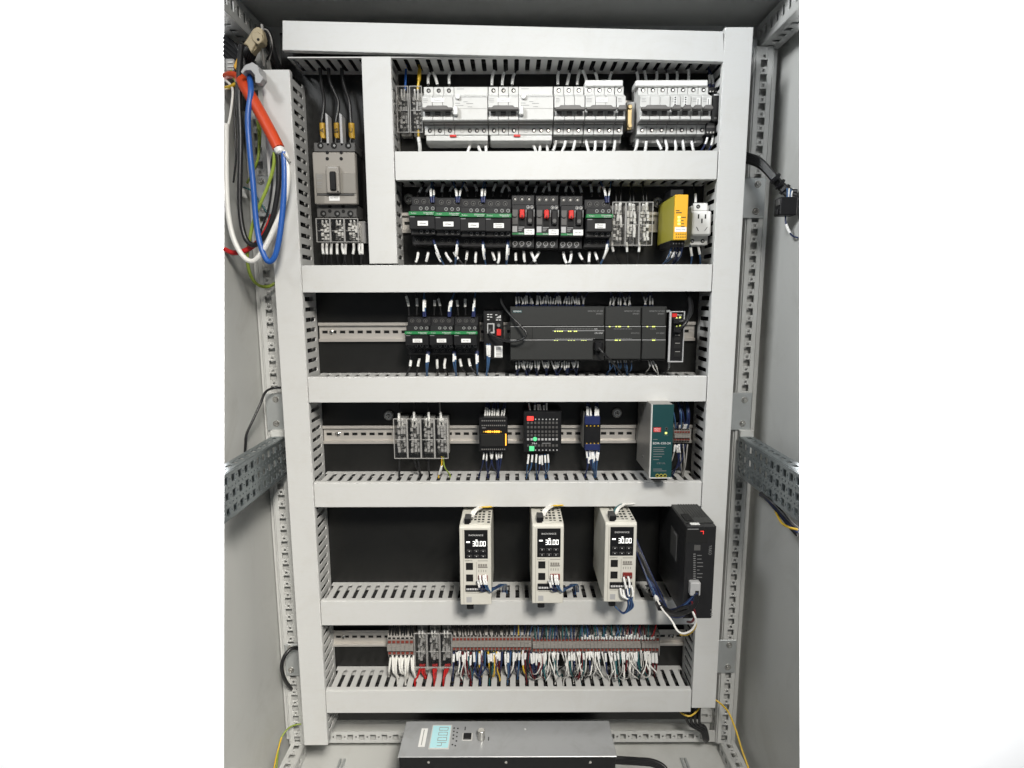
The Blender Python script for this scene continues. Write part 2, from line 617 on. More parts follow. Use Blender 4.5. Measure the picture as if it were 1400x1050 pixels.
for s in (-1, 1):
    z1 = at(700 + s * 311, 597, -.002).z
    z0 = z1 - .072
    mb = MB()

    def pm(u0, u1, v0, v1):
        a, b = sorted((s * .428, s * .430))
        mb.box(a, b, -u1, -u0, v0, v1)
    h = .072 / 3
    for k in range(3):
        perf_row(pm, .002, .30, z0 + k * h + .0025, z0 + k * h + h - .0025, .0220, .0120, .0040)
    for k in (1, 2):
        perf_row(pm, .002, .30, z0 + k * h - .0025, z0 + k * h + .0025, .0110, .0032, 0)
    perf_row(pm, .002, .30, z0 - .0, z0 + .0025, 9, .0, 0)
    perf_row(pm, .002, .30, z1 - .0025, z1, 9, .0, 0)

    def pt(u0, u1, v0, v1):
        a, b = sorted((s * v0, s * v1))
        mb.box(a, b, -u1, -u0, z1 - .0015, z1 + .0005)
    perf_row(pt, .002, .30, .4305, .455, .0220, .013, 0, .004, .008)
    a, b = sorted((s * .4305, s * .455))
    mb.box(a, b, -.30, -.002, z0, z0 + .002)
    a, b = sorted((s * .4405, s * .4425))
    mb.box(a, b, -.30, -.11, z0 + .0025, z1 - .002)
    o = mb.build('punched_rail', 'zinc', cab)
    trim(o)
    # clip that carries the rail on the post
    a, b = sorted((s * .4305, s * .456))
    MB().box(a, b, -.003, .0095, z1 - .01, z1 + .012).build('rail_clip', 'post', cab, bev=.001)

for s in (-1, 1):
    mb = MB()
    xa = abs(at(403, 1006, .0).x)

    def pf(u0, u1, v0, v1):
        a, b = sorted((s * v0, s * v1))
        mb.box(a, b, -u1, -u0, ZF + .028, ZF + .030)
    perf_row(pf, -.015, .28, xa - .014, xa + .014, .0238, .0118, .0042)
    a, b = sorted((s * (xa - .016), s * (xa - .0142)))

    def ps(u0, u1, v0, v1):
        mb.box(a, b, -u1, -u0, v0, v1)
    perf_row(ps, -.015, .28, ZF + .001, ZF + .0295, .0238, .012, 0, 0, .010)
    o = mb.build('floor_rail', 'post', cab)
    trim(o)
    # guide strips of the gland plate
    xb = abs(at(462, 1022, -.02).x)
    mb = MB()
    for q in (0, .008):
        a, b = sorted((s * (xb - q), s * (xb - q + .004)))
        mb.box(a, b, -.30, .0, ZF + .0005, ZF + .006)
    mb.build('gland_plate_guide', 'zplate', cab)

# bottom rail along the back
mb = MB()
zb0, zb1 = at(700, 1014, .02).z, at(700, 999, .02).z


def pbk(u0, u1, v0, v1):
    mb.box(u0, u1, .018, .020, v0, v1)


perf_row(pbk, -.424, .424, zb0, zb1, .0238, .0118, .0042)
mb.box(-.424, .424, .020, .046, zb0, zb0 + .002)
mb.build('back_rail', 'post', cab)
mb = MB()
zc0, zc1 = zb1 + .002, zb1 + .032


def pbk2(u0, u1, v0, v1):
    mb.box(u0, u1, .040, .042, v0, v1)


perf_row(pbk2, -.424, .424, zc0, zc1, .0238, .013, .0036, .01, .008)
mb.build('back_rail', 'post', cab)
MB().box(.386, .43, .014, .030, at(1040, 77, .02).z, at(1040, 52, .02).z).build('roof_cross_rail', 'zplate', cab, bev=.004)


def bolt(c, parent, r=.005):
    mb = MB()
    mb.cyl(c, 'y', r * 1.25, -.001, 14)
    mb.cyl((c[0], c[1] - .001, c[2]), 'y', r, -.0022, 14, r * .72)
    mb.ring((c[0], c[1] - .0032, c[2]), r * .62, r * .36, .0006, 10)
    return mb.build('bolt', 'bolt', parent, smooth=True)


for (a, b, c, d, bl) in [(1015, 243, 1046, 298, [(1036, 252), (1033, 289)]), (996, 537, 1027, 588, [(1018, 547), (1015, 579)]),
                         (976, 875, 1006, 920, [(997, 882), (995, 912)]), (350, 240, 372, 296, [(357, 248), (360, 286)]),
                         (364, 538, 394, 589, [(377, 546), (378, 579)]), (390, 881, 412, 924, [(397, 886), (398, 916)])]:
    x0, x1, z0, z1 = rect(a, b, c, d, .006)
    p = MB().box(x0, x1, .0055, .0085, z0, z1).build('bracket', 'zplate', cab, bev=.001)
    for q in bl:
        w_ = at(q[0], q[1], .0055)
        bolt((w_.x, .0055, w_.z), p)

# mounting plate
xl, xr = at(386, 550, YF).x, at(1001, 550, YF).x
pz0, pz1 = at(700, 984, 0).z, at(700, 44, 0).z
MB().box(xl + .004, xr - .004, .0, .003, pz0, pz1).build('mounting_plate', 'plate', cab)

# ------------------------------------------------------------------ cable ducts
PITCHS = .0180


def duct(label, x0, x1, z0, z1, vert, cov=None, crooked=None):
    t = thing('cable_duct', label, 'cable duct', ((x0 + x1) / 2, 0, z0), 'slotted cable ducts')
    mb = MB()
    L0, L1 = (z0, z1) if vert else (x0, x1)
    S0, S1 = (x0 + .003, x1 - .003) if vert else (z0 + .003, z1 - .003)

    def bx(l0, l1, s0, s1, y0, y1):
        if vert:
            mb.box(s0, s1, y0, y1, l0, l1)
        else:
            mb.box(l0, l1, y0, y1, s0, s1)
    bx(L0, L1, S0, S1, -.0028, -.0008)
    for s0 in (S0, S1 - .0018):
        bx(L0, L1, s0, s0 + .0018, -.0115, -.0028)
        bx(L0, L1, s0, s0 + .0018, -.0715, -.0650)
        k0 = math.floor(L0 / PITCHS)
        k = k0
        while k * PITCHS < L1 + PITCHS:
            c = k * PITCHS          # finger centre; slots lie between
            k += 1
            pts = [(-.0072, -.0115), (-.0058, -.0128), (-.0053, -.0148), (-.0053, -.0617), (-.0058, -.0637), (-.0072, -.0650),
                   (.0072, -.0650), (.0058, -.0637), (.0053, -.0617), (.0053, -.0148), (.0058, -.0128), (.0072, -.0115)]
            poly = [(min(max(c + u, L0), L1), v) for u, v in pts]
            if max(p[0] for p in poly) - min(p[0] for p in poly) < .001:
                continue
            if vert:
                mb.add([(s0, v, u) for u, v in poly] + [(s0 + .0018, v, u) for u, v in poly],
                       [tuple(range(12)), tuple(range(12, 24))] + [(i, (i + 1) % 12, 12 + (i + 1) % 12, 12 + i) for i in range(12)])
            else:
                mb.prism([(u, s0) for u, v in poly], 'y', 0, 0) if False else mb.add(
                    [(u, v, s0) for u, v in poly] + [(u, v, s0 + .0018) for u, v in poly],
                    [tuple(range(12)), tuple(range(12, 24))] + [(i, (i + 1) % 12, 12 + (i + 1) % 12, 12 + i) for i in range(12)])
    mb.build('channel', 'duct_in', t)
    mb = MB()                                  # the wires that fill the channel
    for k in range(7):
        sw = S0 + .006 + (S1 - S0 - .012) * (k + .5) / 7
        P = []
        for i in range(13):
            l_ = L0 + .002 + (L1 - L0 - .004) * i / 12
            q = (sw + jit(.0015), -.014 - .042 * ((k * 3) % 7) / 7 + jit(.003))
            P.append((q[0], q[1], l_) if vert else (l_, q[1], q[0]))
        mb.tube(P, .0062, 6)
    mb.build('wire_filling', 'hole', t, smooth=True)
    mb = MB()
    if crooked:
        a, b, c, d = crooked                   # corners of the loose cover, clockwise from top left
        mb.prism([(p.x, p.z) for p in (a, b, c, d)], 'y', YF, YF + .0022)
        e = Vector((0, 0, .0022))
        mb.prism([(p.x, p.z) for p in (d + e, c + e, c, d)], 'y', YF + .0022, YF + .011)
        mb.prism([(p.x, p.z) for p in (a, b, b - e, a - e)], 'y', YF + .0022, YF + .011)
    else:
        bx(L0, L1, S0 - .003, S1 + .003, YF, YF + .0022)
        bx(L0, L1, S0 - .003, S0 - .0012, YF + .0022, YF + .012)
        bx(L0, L1, S1 + .0012, S1 + .003, YF + .0022, YF + .012)
    mb.build('cover', 'duct', t, bev=.0009, seg=2)
    return t


VL = (at(386, 550, YF).x, at(421.5, 550, YF).x)
VR = (at(966, 550, YF).x, at(1001.5, 550, YF).x)
VS = (at(499.5, 220, YF).x, at(538.8, 220, YF).x)


def zz(py):
    return at(700, py, YF).z


g = .0012
duct('long upright grey cable duct along the left edge of the plate', VL[0], VL[1], at(432, 1019, YF).z, at(378, 95, YF).z, True)
duct('long upright grey cable duct along the right edge of the plate', VR[0], VR[1], at(965, 968, YF).z, at(1011, 37, YF).z, True)
duct('short upright grey cable duct between the moulded case breaker and the contactors', VS[0], VS[1], zz(361) + g, at(514, 77, YF).z, True)
H = {}
top_cr = (at(385, 26.5, YF - .003), at(990, 41.5, YF - .003), at(991.5, 83.5, YF - .003), at(385, 67.5, YF - .003))
H[1] = (zz(80) + .001, at(700, 36, YF).z - .004)
duct('topmost grey cable duct with a crooked loose cover', VL[0] + .041, VR[0] - g, H[1][0], H[1][1], False, crooked=top_cr)
for i, (a, b, x0, lab) in enumerate([(206.5, 246, VS[1] + g, 'grey cable duct under the row of white breakers'), (362, 399.3, VL[1] + g, 'grey cable duct just below the green-banded contactors of the upper row'),
                                     (515, 549.8, VL[1] + g, 'grey cable duct just below the programmable controller'), (659.5, 693, VL[1] + g, 'grey cable duct just above the cream servo drives'),
                                     (821.5, 854.5, VL[1] + g, 'grey cable duct behind the feet of the cream servo drives'), (944, 974.3, VL[1] + g, 'lowest grey cable duct under the long terminal strips')]):
    H[i + 2] = (zz(b), zz(a))
    duct(lab, x0, VR[0] - g, zz(b), zz(a), False)


def slot_x(x):
    """nearest slot of a horizontal duct"""
    return (math.floor(x / PITCHS) + .5) * PITCHS


# ------------------------------------------------------------------ DIN rails


def screw_head(c, parent, r=.0048):
    mb = MB()
    mb.cyl(c, 'y', r, -.0016, 14, r * .9)
    mb.cyl((c[0], c[1] - .0016, c[2]), 'y', r * .9, -.001, 14, r * .6)
    o = mb.build('screw', 'bolt', parent, smooth=True)
    mb = MB()
    for a in (0.6,):
        ca, sa = math.cos(a), math.sin(a)
        mb.box(c[0] - r * .5, c[0] + r * .5, c[1] - .0029, c[1] - .0025, c[2] - r * .1, c[2] + r * .1)
        mb.box(c[0] - r * .1, c[0] + r * .1, c[1] - .00305, c[1] - .0027, c[2] - r * .5, c[2] + r * .5)
    mb.build('screw_recess', 'hole', o)


def din(label, x0, x1, pyc, screws=()):
    zc_ = at(700, pyc, -.005).z
    t = thing('mounting_rail', label, 'rail', ((x0 + x1) / 2, 0, zc_ - .0175), 'slotted steel mounting rails')
    mb = MB()
    z0, z1 = zc_ - .0175, zc_ + .0175

    def pw(u0, u1, v0, v1):
        mb.box(u0, u1, -.0014, -.0003, v0, v1)
    perf_row(pw, x0, x1, z0 + .005, z1 - .005, .0162, .0098, 0, .002, .0052)
    mb.box(x0, x1, -.0075, -.0014, z0 + .0045, z0 + .0055)
    mb.box(x0, x1, -.0075, -.0014, z1 - .0055, z1 - .0045)
    mb.box(x0, x1, -.0075, -.0065, z0, z0 + .0045)
    mb.box(x0, x1, -.0075, -.0065, z1 - .0045, z1)
    mb.build('rail_profile', 'rail', t, bev=.0003)
    for (sx, sy) in screws:
        p = at(sx, sy, -.003)
        screw_head((p.x, -.0014, zc_), t)
    return t


din('steel rail carrying the white breakers', at(545, 150, 0).x, at(972, 150, 0).x, 153)
din('steel rail carrying the upper contactors and the white socket', at(549, 304, 0).x, at(968, 304, 0).x, 304.5)
din('steel rail left of the lower contactors and behind the controller', at(437, 453, 0).x, at(949, 453, 0).x, 453.5, [(453, 453)])
din('steel rail left of and between the small electronic modules', at(443, 593, 0).x, at(868.5, 593, 0).x, 593.5, [(462, 593), (743, 590)])
din('short steel rail behind the teal power supply', at(869.5, 593, 0).x, at(945, 593, 0).x, 593.5)
din('lowest steel rail carrying the terminal strips', at(456, 872, 0).x, at(934, 870, 0).x, 871.5, [(469, 870), (919, 868)])
for k, (a, b, lab) in enumerate([(559, 272, 'round steel standoff beside the leftmost upper contactor'), (899, 277, 'round steel standoff between clear terminals and yellow relay'),
                                 (531.5, 568, 'round steel standoff left of the four clear terminal blocks'), (843.5, 564.5, 'round steel standoff left of the teal power supply')]):
    p = at(a, b, -.004)
    t = thing('standoff', lab, 'standoff', (p.x, 0, p.z), 'round standoffs on the plate')
    MB().cyl((p.x, -.0003, p.z), 'y', .0092, -.006, 20).build('collar', 'alu', t, bev=.001)
    MB().ring((p.x, -.0063, p.z), .0062, .0042, .0012, 16).build('washer', 'bolt', t)
    screw_head((p.x, -.0063, p.z), t, .0036)

# ------------------------------------------------------------------ device helpers


def pbox(name, m, parent, px0, py0, px1, py1, yf, yb, bev=0.0):
    """box whose front face (depth yf) covers the given place, reaching back to yb"""
    x0, x1, z0, z1 = rect(px0, py0, px1, py1, yf)
    return MB().box(x0, x1, yf, yb, z0, z1).build(name, m, parent, bev)


def psheet(name, m, parent, px0, py0, px1, py1, y, th=.0004):
    x0, x1, z0, z1 = rect(px0, py0, px1, py1, y)
    return MB().box(x0, x1, y - th, y - .00005, z0, z1).build(name, m, parent)


def ptext(s, parent, m, px, py, y, hpx, wpx=None, rot=0.0, align='CENTER'):
    p = at(px, py, y)
    k = (at(px, py - 1, y).z - p.z)
    kx = (at(px + 1, py, y).x - p.x)
    return text(s, parent, m, p.x, p.z, y, hpx * k, None if wpx is None else wpx * kx, rot, align)


def base_of(px0, py0, px1, py1, yf):
    x0, x1, z0, z1 = rect(px0, py0, px1, py1, yf)
    return ((x0 + x1) / 2, 0, z0)


def term_screw(parent, x, y, z, r=.0034, name='terminal_screw', m='hole', metal='bolt', k=.55):
    o = MB().ring((x, y + .0002, z), r, r * .78, .0008, 14).build(name, m, parent)
    MB().cyl((x, y - .0001, z), 'y', r * .8, -.0002, 12).build('recess', 'hole', o)
    MB().cyl((x + r * .1, y - .0003, z - r * .12), 'y', r * k, -.0004, 10).build('screw_head', metal, o)
    return o


# ------------------------------------------------------------------ row 1: white breakers
yT, yN = -.048, -.068


def zr(py, y):
    return at(760, py, y).z


def mcb_profile(low=True):
    a, b = zr(184, yT), zr(172.3, yT)
    return [(-.008, a + .002), (-.030, a + .002), (-.030, a), (yT, a), (yT, b), (-.052, b + .002), (yN + .003, zr(165, yN)), (yN, zr(163.5, yN)), (yN, zr(159.3, yN)), (yN + .004, zr(158.8, yN + .004)),
            (yN + .004, zr(148, yN + .004)), (yN, zr(147, yN)), (yN, zr(132, yN)), (yN + .002, zr(131, yN)), (yT - .004, zr(130.6, yT)), (yT, zr(129.6, yT)), (yT, zr(118.4, yT)), (-.030, zr(118.4, yT)), (-.008, zr(118.4, yT))]


def pole_bodies(mb, xa, xb, n, prof):
    for i in range(n):
        a, b = xa + (xb - xa) * i / n, xa + (xb - xa) * (i + 1) / n
        mb.prism(prof, 'x', a + .0003, b - .0003)


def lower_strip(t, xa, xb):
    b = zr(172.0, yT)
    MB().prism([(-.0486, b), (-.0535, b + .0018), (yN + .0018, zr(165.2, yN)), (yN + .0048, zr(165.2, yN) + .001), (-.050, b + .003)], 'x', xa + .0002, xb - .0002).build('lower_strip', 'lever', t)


def mcb_part(t, xa, xb, n, joined=True, label=None, slant=0):
    prof = mcb_profile()
    mb = MB()
    pole_bodies(mb, xa, xb, n, prof)
    mb.build('housing', 'mcb', t, bev=.0005)
    wp = (xb - xa) / n
    zt, zb = zr(123.5, yT), zr(178.3, yT)
    for i in range(n):
        cx = xa + wp * (i + .5)
        term_screw(t, cx, yT, zt)
        term_screw(t, cx + .0005, yT, zb)
        x0, x1 = cx - wp * .27, cx + wp * .24
        box('toggle', 'lever', t, x0, x1, yN + .001, yN + .006, zr(157.8, yN), zr(149.5, yN), .0004)
        mb = MB()
        for q in (151.5, 154.5):
            mb.box(x0 + .001, x1 - .001, yN + .0004, yN + .0012, zr(q + .5, yN), zr(q - .2, yN))
        mb.build('toggle_rib', 'mcb2', t)
    # lever bar
    spans = [(xa, xb)] if joined else [(xa + wp * i, xa + wp * (i + 1)) for i in range(n)]
    for a, b in spans:
        z0, z1, z2 = zr(149.6, yN - .012), zr(145.8, yN - .012), zr(143.8, yN - .010)
        bar = MB().prism([(a + .0006, z0), (b - .0006, z0), (b - .0004, z1), (b - (b - a) * .14, z1), (b - (b - a) * .18, z2), (a + (b - a) * .18, z2), (a + (b - a) * .14, z1), (a + .0004, z1)], 'y', yN - .011, yN - .001)
        bar.build('lever', 'lever', t, bev=.001)
    # fine print
    for k in range(n if not joined else 1):
        a = xa + wp * k
        mb = MB()
        for q in (134.5, 136.6, 139.0):
            mb.box(a + .002, a + .002 + wp * random.uniform(.35, .5), yN - .0003, yN - .00005, zr(q + .5, yN), zr(q, yN))
        mb.build('print', 'inkg', t)
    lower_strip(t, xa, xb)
    # lower foot with clip
    a = zr(184, yT)
    MB().box(xa + .0005, xb - .0005, -.034, -.008, a - .0105, a - .0002).build('foot', 'mcb2', t, bev=.0008)
    mb = MB()
    for i in range(n):
        cx = xa + wp * (i + .5)
        mb.box(cx - wp * .22, cx + wp * .22, -.0365, -.034, a - .0108, a - .006)
    mb.build('foot_clip', 'slate', t)


def X1(px):
    return at(px, 150, yN + .006).x


def leak_breaker(pa, pb, pc, label):
    t = thing('leakage_breaker', label, 'circuit breaker', ((X1(pa) + X1(pc)) / 2, 0, zr(197, yT)), 'white breakers on the top rail')
    xa, xb, xc = X1(pa), X1(pb), X1(pc)
    mcb_part(t, xa, xb, 3)
    prof = mcb_profile()
    prof = prof[:9] + prof[11:]                 # no toggle groove
    MB().prism(prof, 'x', xb + .0003, xc - .0003).build('leakage_module', 'mcb', t, bev=.0006)
    zb = zr(178.3, yT)
    w_ = xc - xb
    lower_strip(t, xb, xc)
    for f in (.45, .66, .87):
        term_screw(t, xb + w_ * f, yT, zb, .0033)
    MB().ring((xb + w_ * .22, yT, zb), .0036, .0032, .0004, 16).build('blank_plug', 'mcb2', t)
    MB().box(xb + .002, xc - .001, yN - .0003, yN + .001, zr(132.6, yN), zr(131.9, yN)).build('seam', 'mcb2', t)
    MB().box(xb + w_ * .17, xc - .001, yN - .0003, yN + .001, zr(148.4, yN), zr(148, yN)).build('seam', 'mcb2', t)
    MB().cyl((xb + w_ * .14, yN, zr(132.5, yN)), 'y', .0042, -.004, 14, .0036).build('test_button', 'white', t, smooth=True)
    MB().box(xb + .0005, xb + w_ * .15, yN - .008, yN + .002, zr(158.5, yN), zr(146.5, yN)).build('trip_tab', 'white', t, bev=.0015)
    mb = MB()
    for q, f0, f1 in ((136, .12, .24), (138.5, .3, .42), (140.5, .06, .2), (141, .38, .58), (143.5, .06, .3), (145.5, .42, .55), (121, .08, .3)):
        yy = yN if q > 130 else yT
        mb.box(xb + w_ * f0, xb + w_ * f1, yy - .0003, yy - .00005, zr(q + .6, yy), zr(q, yy))
    mb.build('print', 'inkg', t)
    # paper name tag on the breaker
    x0 = xa + (xb - xa) * .30
    box('paper_tag', 'paper', t, x0, x0 + (xb - xa) * .42, yN - .0005, yN - .00005, zr(139.2, yN), zr(133.6, yN))
    text('Control', t, 'inkg', x0 + (xb - xa) * .2, zr(136.5, yN), yN - .0007, .0022, .011)
    # long lower plate
    a = zr(184, yT)
    MB().prism([(-.010, a - .0120), (-.040, a - .0120), (-.049, a - .0095), (-.049, a - .0030), (-.046, a - .0004), (-.010, a - .0004)], 'x', xa + .003, xc - .001).build('lower_plate', 'mcb', t, bev=.0006)
    box('red_seal', 'red', t, xb - .008, xb + .003, -.0515, -.0492, a - .0042, a - .0005, .0006)
    return t


leak_breaker(578, 620, 667, 'white three-pole breaker with leakage module beside the clear terminal holders')
leak_breaker(667.5, 709, 756.5, 'white three-pole breaker with leakage module in the middle of the top row')


def breaker(pa, pb, n, label, joined=True, tag_kind=None):
    xa, xb = X1(pa), X1(pb)
    t = thing('circuit_breaker', label, 'circuit breaker', ((xa + xb) / 2, 0, zr(192, yT)), 'white breakers on the top rail')
    mcb_part(t, xa, xb, n, joined)
    w_ = xb - xa
    if tag_kind == 'tag':
        box('paper_tag', 'paper', t, xa + w_ * .34, xa + w_ * .72, yN - .0005, yN - .00005, zr(140.2, yN), zr(134, yN))
        text('Lamp', t, 'inkg', xa + w_ * .53, zr(137, yN), yN - .0007, .0022, .009)
    if tag_kind == 'strip':
        box('number_strip', 'paper', t, xa + w_ * .30, xa + w_ * .62, yN - .0005, yN - .00005, zr(146, yN), zr(131.8, yN))
        mb = MB()
        for q in (133, 136, 139.2, 142.4):
            mb.box(xa + w_ * .38, xa + w_ * .52, yN - .0008, yN - .0006, zr(q + 1.7, yN), zr(q, yN))
        mb.build('print', 'ink', t)
    if tag_kind == 'note':
        box('number_strip', 'paper', t, xa + w_ * .50, xa + w_ * .86, yN - .0005, yN - .00005, zr(146, yN), zr(134.5, yN))
        MB().box(xa + w_ * .62, xa + w_ * .67, yN - .0008, yN - .0006, zr(145, yN), zr(136, yN)).build('print', 'ink', t)
    return t


breaker(757.5, 799, 3, 'white three-pole breaker right of the two leakage breakers')
breaker(799.7, 841.5, 3, 'white three-pole breaker with paper tag left of the brass clamp', True, 'tag')
breaker(842, 854.5, 1, 'single white breaker next to the brass clamp', False)
breaker(874, 914.5, 3, 'white three-pole breaker leftmost of the right-hand breaker group', True)
for k, (lab, kind) in enumerate([('single white breaker with number strip beside the right-hand three-pole breaker', 'strip'), ('single white breaker with number strip, second of four', 'strip'),
                                 ('single white breaker with upright note, third of four', 'note'), ('single white breaker with upright note beside the small black power unit', 'note')]):
    breaker(915 + 14.1 * k, 928.8 + 14.1 * k, 1, lab, False, kind)
for a, b, lab in ((800, 852, 'white busbar cover strip on top of the middle breakers'), (869, 968, 'long white busbar cover strip on top of the right-hand breakers')):
    x0, x1, z0, z1 = rect(a, 109.3, b, 117.6, yT - .004)
    t = thing('busbar_cover', lab, 'cover strip', ((x0 + x1) / 2, 0, z0))
    MB().box(x0, x1, yT - .004, -.02, z0, z1).build('cap', 'white', t, bev=.0012)
    mb = MB()
    n = int(round((b - a) / 14))
    for i in range(n):
        cx = x0 + (x1 - x0) * (i + .5) / n
        mb.box(cx - .0015, cx + .0015, yT + .002, -.022, z0 - .006, z0 - .0002)
    mb.build('comb_tooth', 'brass', t)
# end clamp with brass screw, grey terminal behind it
t = thing('end_clamp', 'small brass screw clamp between the two breaker groups', 'clamp', base_of(857, 141, 866, 181, -.05))
pbox('clamp_body', 'mcb2', t, 856, 139, 868, 178, -.036, -.008, .001)
x0, x1, z0, z1 = rect(858, 142, 864.5, 177, -.050)
MB().box(x0, x1, -.048, -.037, z0, z1).build('brass_bar', 'brass', t, bev=.001)
for q in (146, 172):
    p = at(861.5, q, -.05)
    MB().cyl((p.x, -.0482, p.z), 'y', .0038, -.003, 12, .003).build('brass_screw', 'brass', t, smooth=True)
pbox('foot', 'blk', t, 857, 176.5, 866, 181.5, -.044, -.012, .0008)
t = thing('terminal_end_block', 'grey plastic end block left of the right-hand breaker group', 'end block', base_of(866, 112, 876, 193, -.03))
pbox('block_body', 'mcb2', t, 866.5, 120, 875, 193, -.030, -.008, .001)
pbox('block_foot', 'slate', t, 862, 183, 876, 195, -.024, -.0085, .001)

# small black power unit at the right end of row 1
t = thing('power_unit', 'small black power unit at the right end of the breaker row', 'power unit', base_of(973, 128, 986, 185, -.06))
pbox('case', 'char', t, 973, 127.5, 986, 166, -.060, -.008, .0012)
pbox('top_terminal', 'blk', t, 969, 119, 981, 127, -.048, -.010, .0008)
pbox('lower_terminal', 'blk', t, 965.5, 166.5, 978, 184, -.055, -.008, .0008)
pbox('terminal_cover', 'slate', t, 966, 171.5, 977.5, 174.5, -.0556, -.055)
for q in (967.5, 971.5, 975.5):
    p = at(q, 181, -.0555)
    MB().cyl((p.x, -.055, p.z), 'y', .0015, -.0006, 8).build('terminal_screw', 'bolt', t)
for q in (971, 975, 979):
    p = at(q, 125, -.0485)
    MB().cyl((p.x, -.048, p.z), 'y', .0013, -.0006, 8).build('terminal_screw', 'bolt', t)
psheet('print', 'inkw', t, 976, 129, 983, 130.5, -.0602)
psheet('print', 'inkd', t, 976, 160, 980, 163, -.0602)
psheet('print', 'inkw', t, 984, 138, 985.2, 141, -.0602)

# ------------------------------------------------------------------ clear-covered terminal blocks


def clear_block(px0, py0, px1, py1, label, group, yf=-.052, base='mcb2', metal=('bolt', 'white'), rows=5, base_right=0.0, tone='alu'):
    x0, x1, z0, z1 = rect(px0, py0, px1, py1, yf)
    h, w_ = z1 - z0, x1 - x0
    t = thing('terminal_block', label, 'terminal block', ((x0 + x1) / 2, 0, z0), group)
    MB().box(x0 + .001, x1 - .001 + base_right, -.022, -.008, z0 + h * .02, z1 - h * .02).build('base', base, t, bev=.0008)
    # conductor bar and clamps inside
    MB().box(x0 + w_ * .14, x1 - w_ * .14, -.026, -.0222, z0 + h * .12, z1 - h * .12).build('busbar', tone, t, bev=.0008)
    mb, mb2, mb3 = MB(), MB(), MB()
    for r in range(rows):
        zc_ = z0 + h * (.17 + .60 * r / max(1, rows - 1))
        for c in (.27, .51, .75):
            cx = x0 + w_ * c + jit(w_ * .04)
            hh = h * random.uniform(.022, .05)
            k = random.random()
            if k < .56:
                mb.box(cx - w_ * .09, cx + w_ * .09, -.041 + jit(.003), -.0262, zc_ - hh, zc_ + hh)
            elif k < .90:
                mb2.cyl((cx, -.0262, zc_ + jit(.001)), 'y', w_ * .085, -.011, 8)
            else:
                mb3.box(cx - w_ * .1, cx + w_ * .1, -.036, -.0262, zc_ - h * .05, zc_ + h * .05)
    mb.build('clamp', metal[1], t)
    mb2.build('clamp_screw', metal[0], t)
    mb3.build('clamp_recess', 'slate', t)
    mb = MB()
    for c in (.34, .60):
        mb.tube([(x0 + w_ * c, -.040, z1 - h * .02), (x0 + w_ * c + jit(.0006), -.041, z1 - h * .14), (x0 + w_ * c + jit(.001), -.038, z1 - h * .24)], w_ * .075, 8)
    mb.build('lead_end', 'white', t, smooth=True)
    # clear cover and its thick rims
    mb = MB()
    mb.box(x0, x1, yf, yf + .0008, z0, z1)
    mb.box(x0, x0 + .0008, yf + .0009, -.010, z0, z1)
    mb.box(x1 - .0008, x1, yf + .0009, -.010, z0, z1)
    mb.box(x0 + .0009, x1 - .0009, yf + .0009, -.010, z0, z0 + .0008)
    mb.build('clear_cover', 'cover', t)
    mb = MB()
    e = .0009
    mb.box(x0 - .0003, x0 + e, yf - .0006, yf + .002, z0, z1)
    mb.box(x1 - e, x1 + .0003, yf - .0006, yf + .002, z0, z1)
    mb.box(x0 + e, x1 - e, yf - .0006, yf + .002, z0 - .0002, z0 + e)
    mb.box(x0 + e, x1 - e, yf - .0006, yf + .002, z1 - e, z1 + .0002)
    mb.box(x0 + w_ * .1, x1 - w_ * .1, yf - .0004, yf - .00005, z0 + h * .47, z0 + h * .485)
    mb.build('cover_rim', 'cedge', t)
    return t


clear_block(542.5, 117.5, 558.5, 181, 'clear-covered terminal holder with a blue wire, beside the short upright duct', 'clear terminals of the top row', tone='mcb2', metal=('bolt', 'greyclip'), rows=7, base='mcb2')
clear_block(560.5, 117.5, 577, 181, 'clear-covered terminal holder with a yellow wire, beside the leakage breaker', 'clear terminals of the top row', tone='mcb2', metal=('bolt', 'greyclip'), rows=7, base='mcb2')
for k, w_ in enumerate(('leftmost', 'middle', 'rightmost')):
    clear_block(432.5 + 19.3 * k, 298.5, 451.3 + 19.3 * k, 331, 'clear-covered terminal block under the moulded case breaker, %s of three' % w_, 'clear terminals under the main breaker', metal=('bolt', 'white'), rows=9, base='greyclip', tone='white', base_right=.006 if k == 2 else 0)
    clear_block(837 + 18.6 * k, 276, 855 + 18.6 * k, 335.5, 'clear-covered terminal block left of the yellow relay, %s of three' % w_, 'clear terminals of the contactor row', metal=('bolt', 'white'), rows=9, base='greyclip', tone='greyclip')
    clear_block(567 + 17.3 * k, 866, 583.3 + 17.3 * k, 913, 'grey clear-covered terminal block with red wires, %s of three' % w_, 'clear terminals of the lowest row', metal=('bolt', 'greyclip'), rows=8, base='mcb2', tone='greyclip')
for k, w_ in enumerate(('first', 'second', 'third', 'fourth')):
    clear_block(538.5 + 18.6 * k, 572.5, 556.5 + 18.6 * k, 627, 'clear-covered terminal block in the module row, %s from the left' % w_, 'clear terminals of the module row', metal=('bolt', 'greyclip'), rows=9, base='mcb2', tone='greyclip')

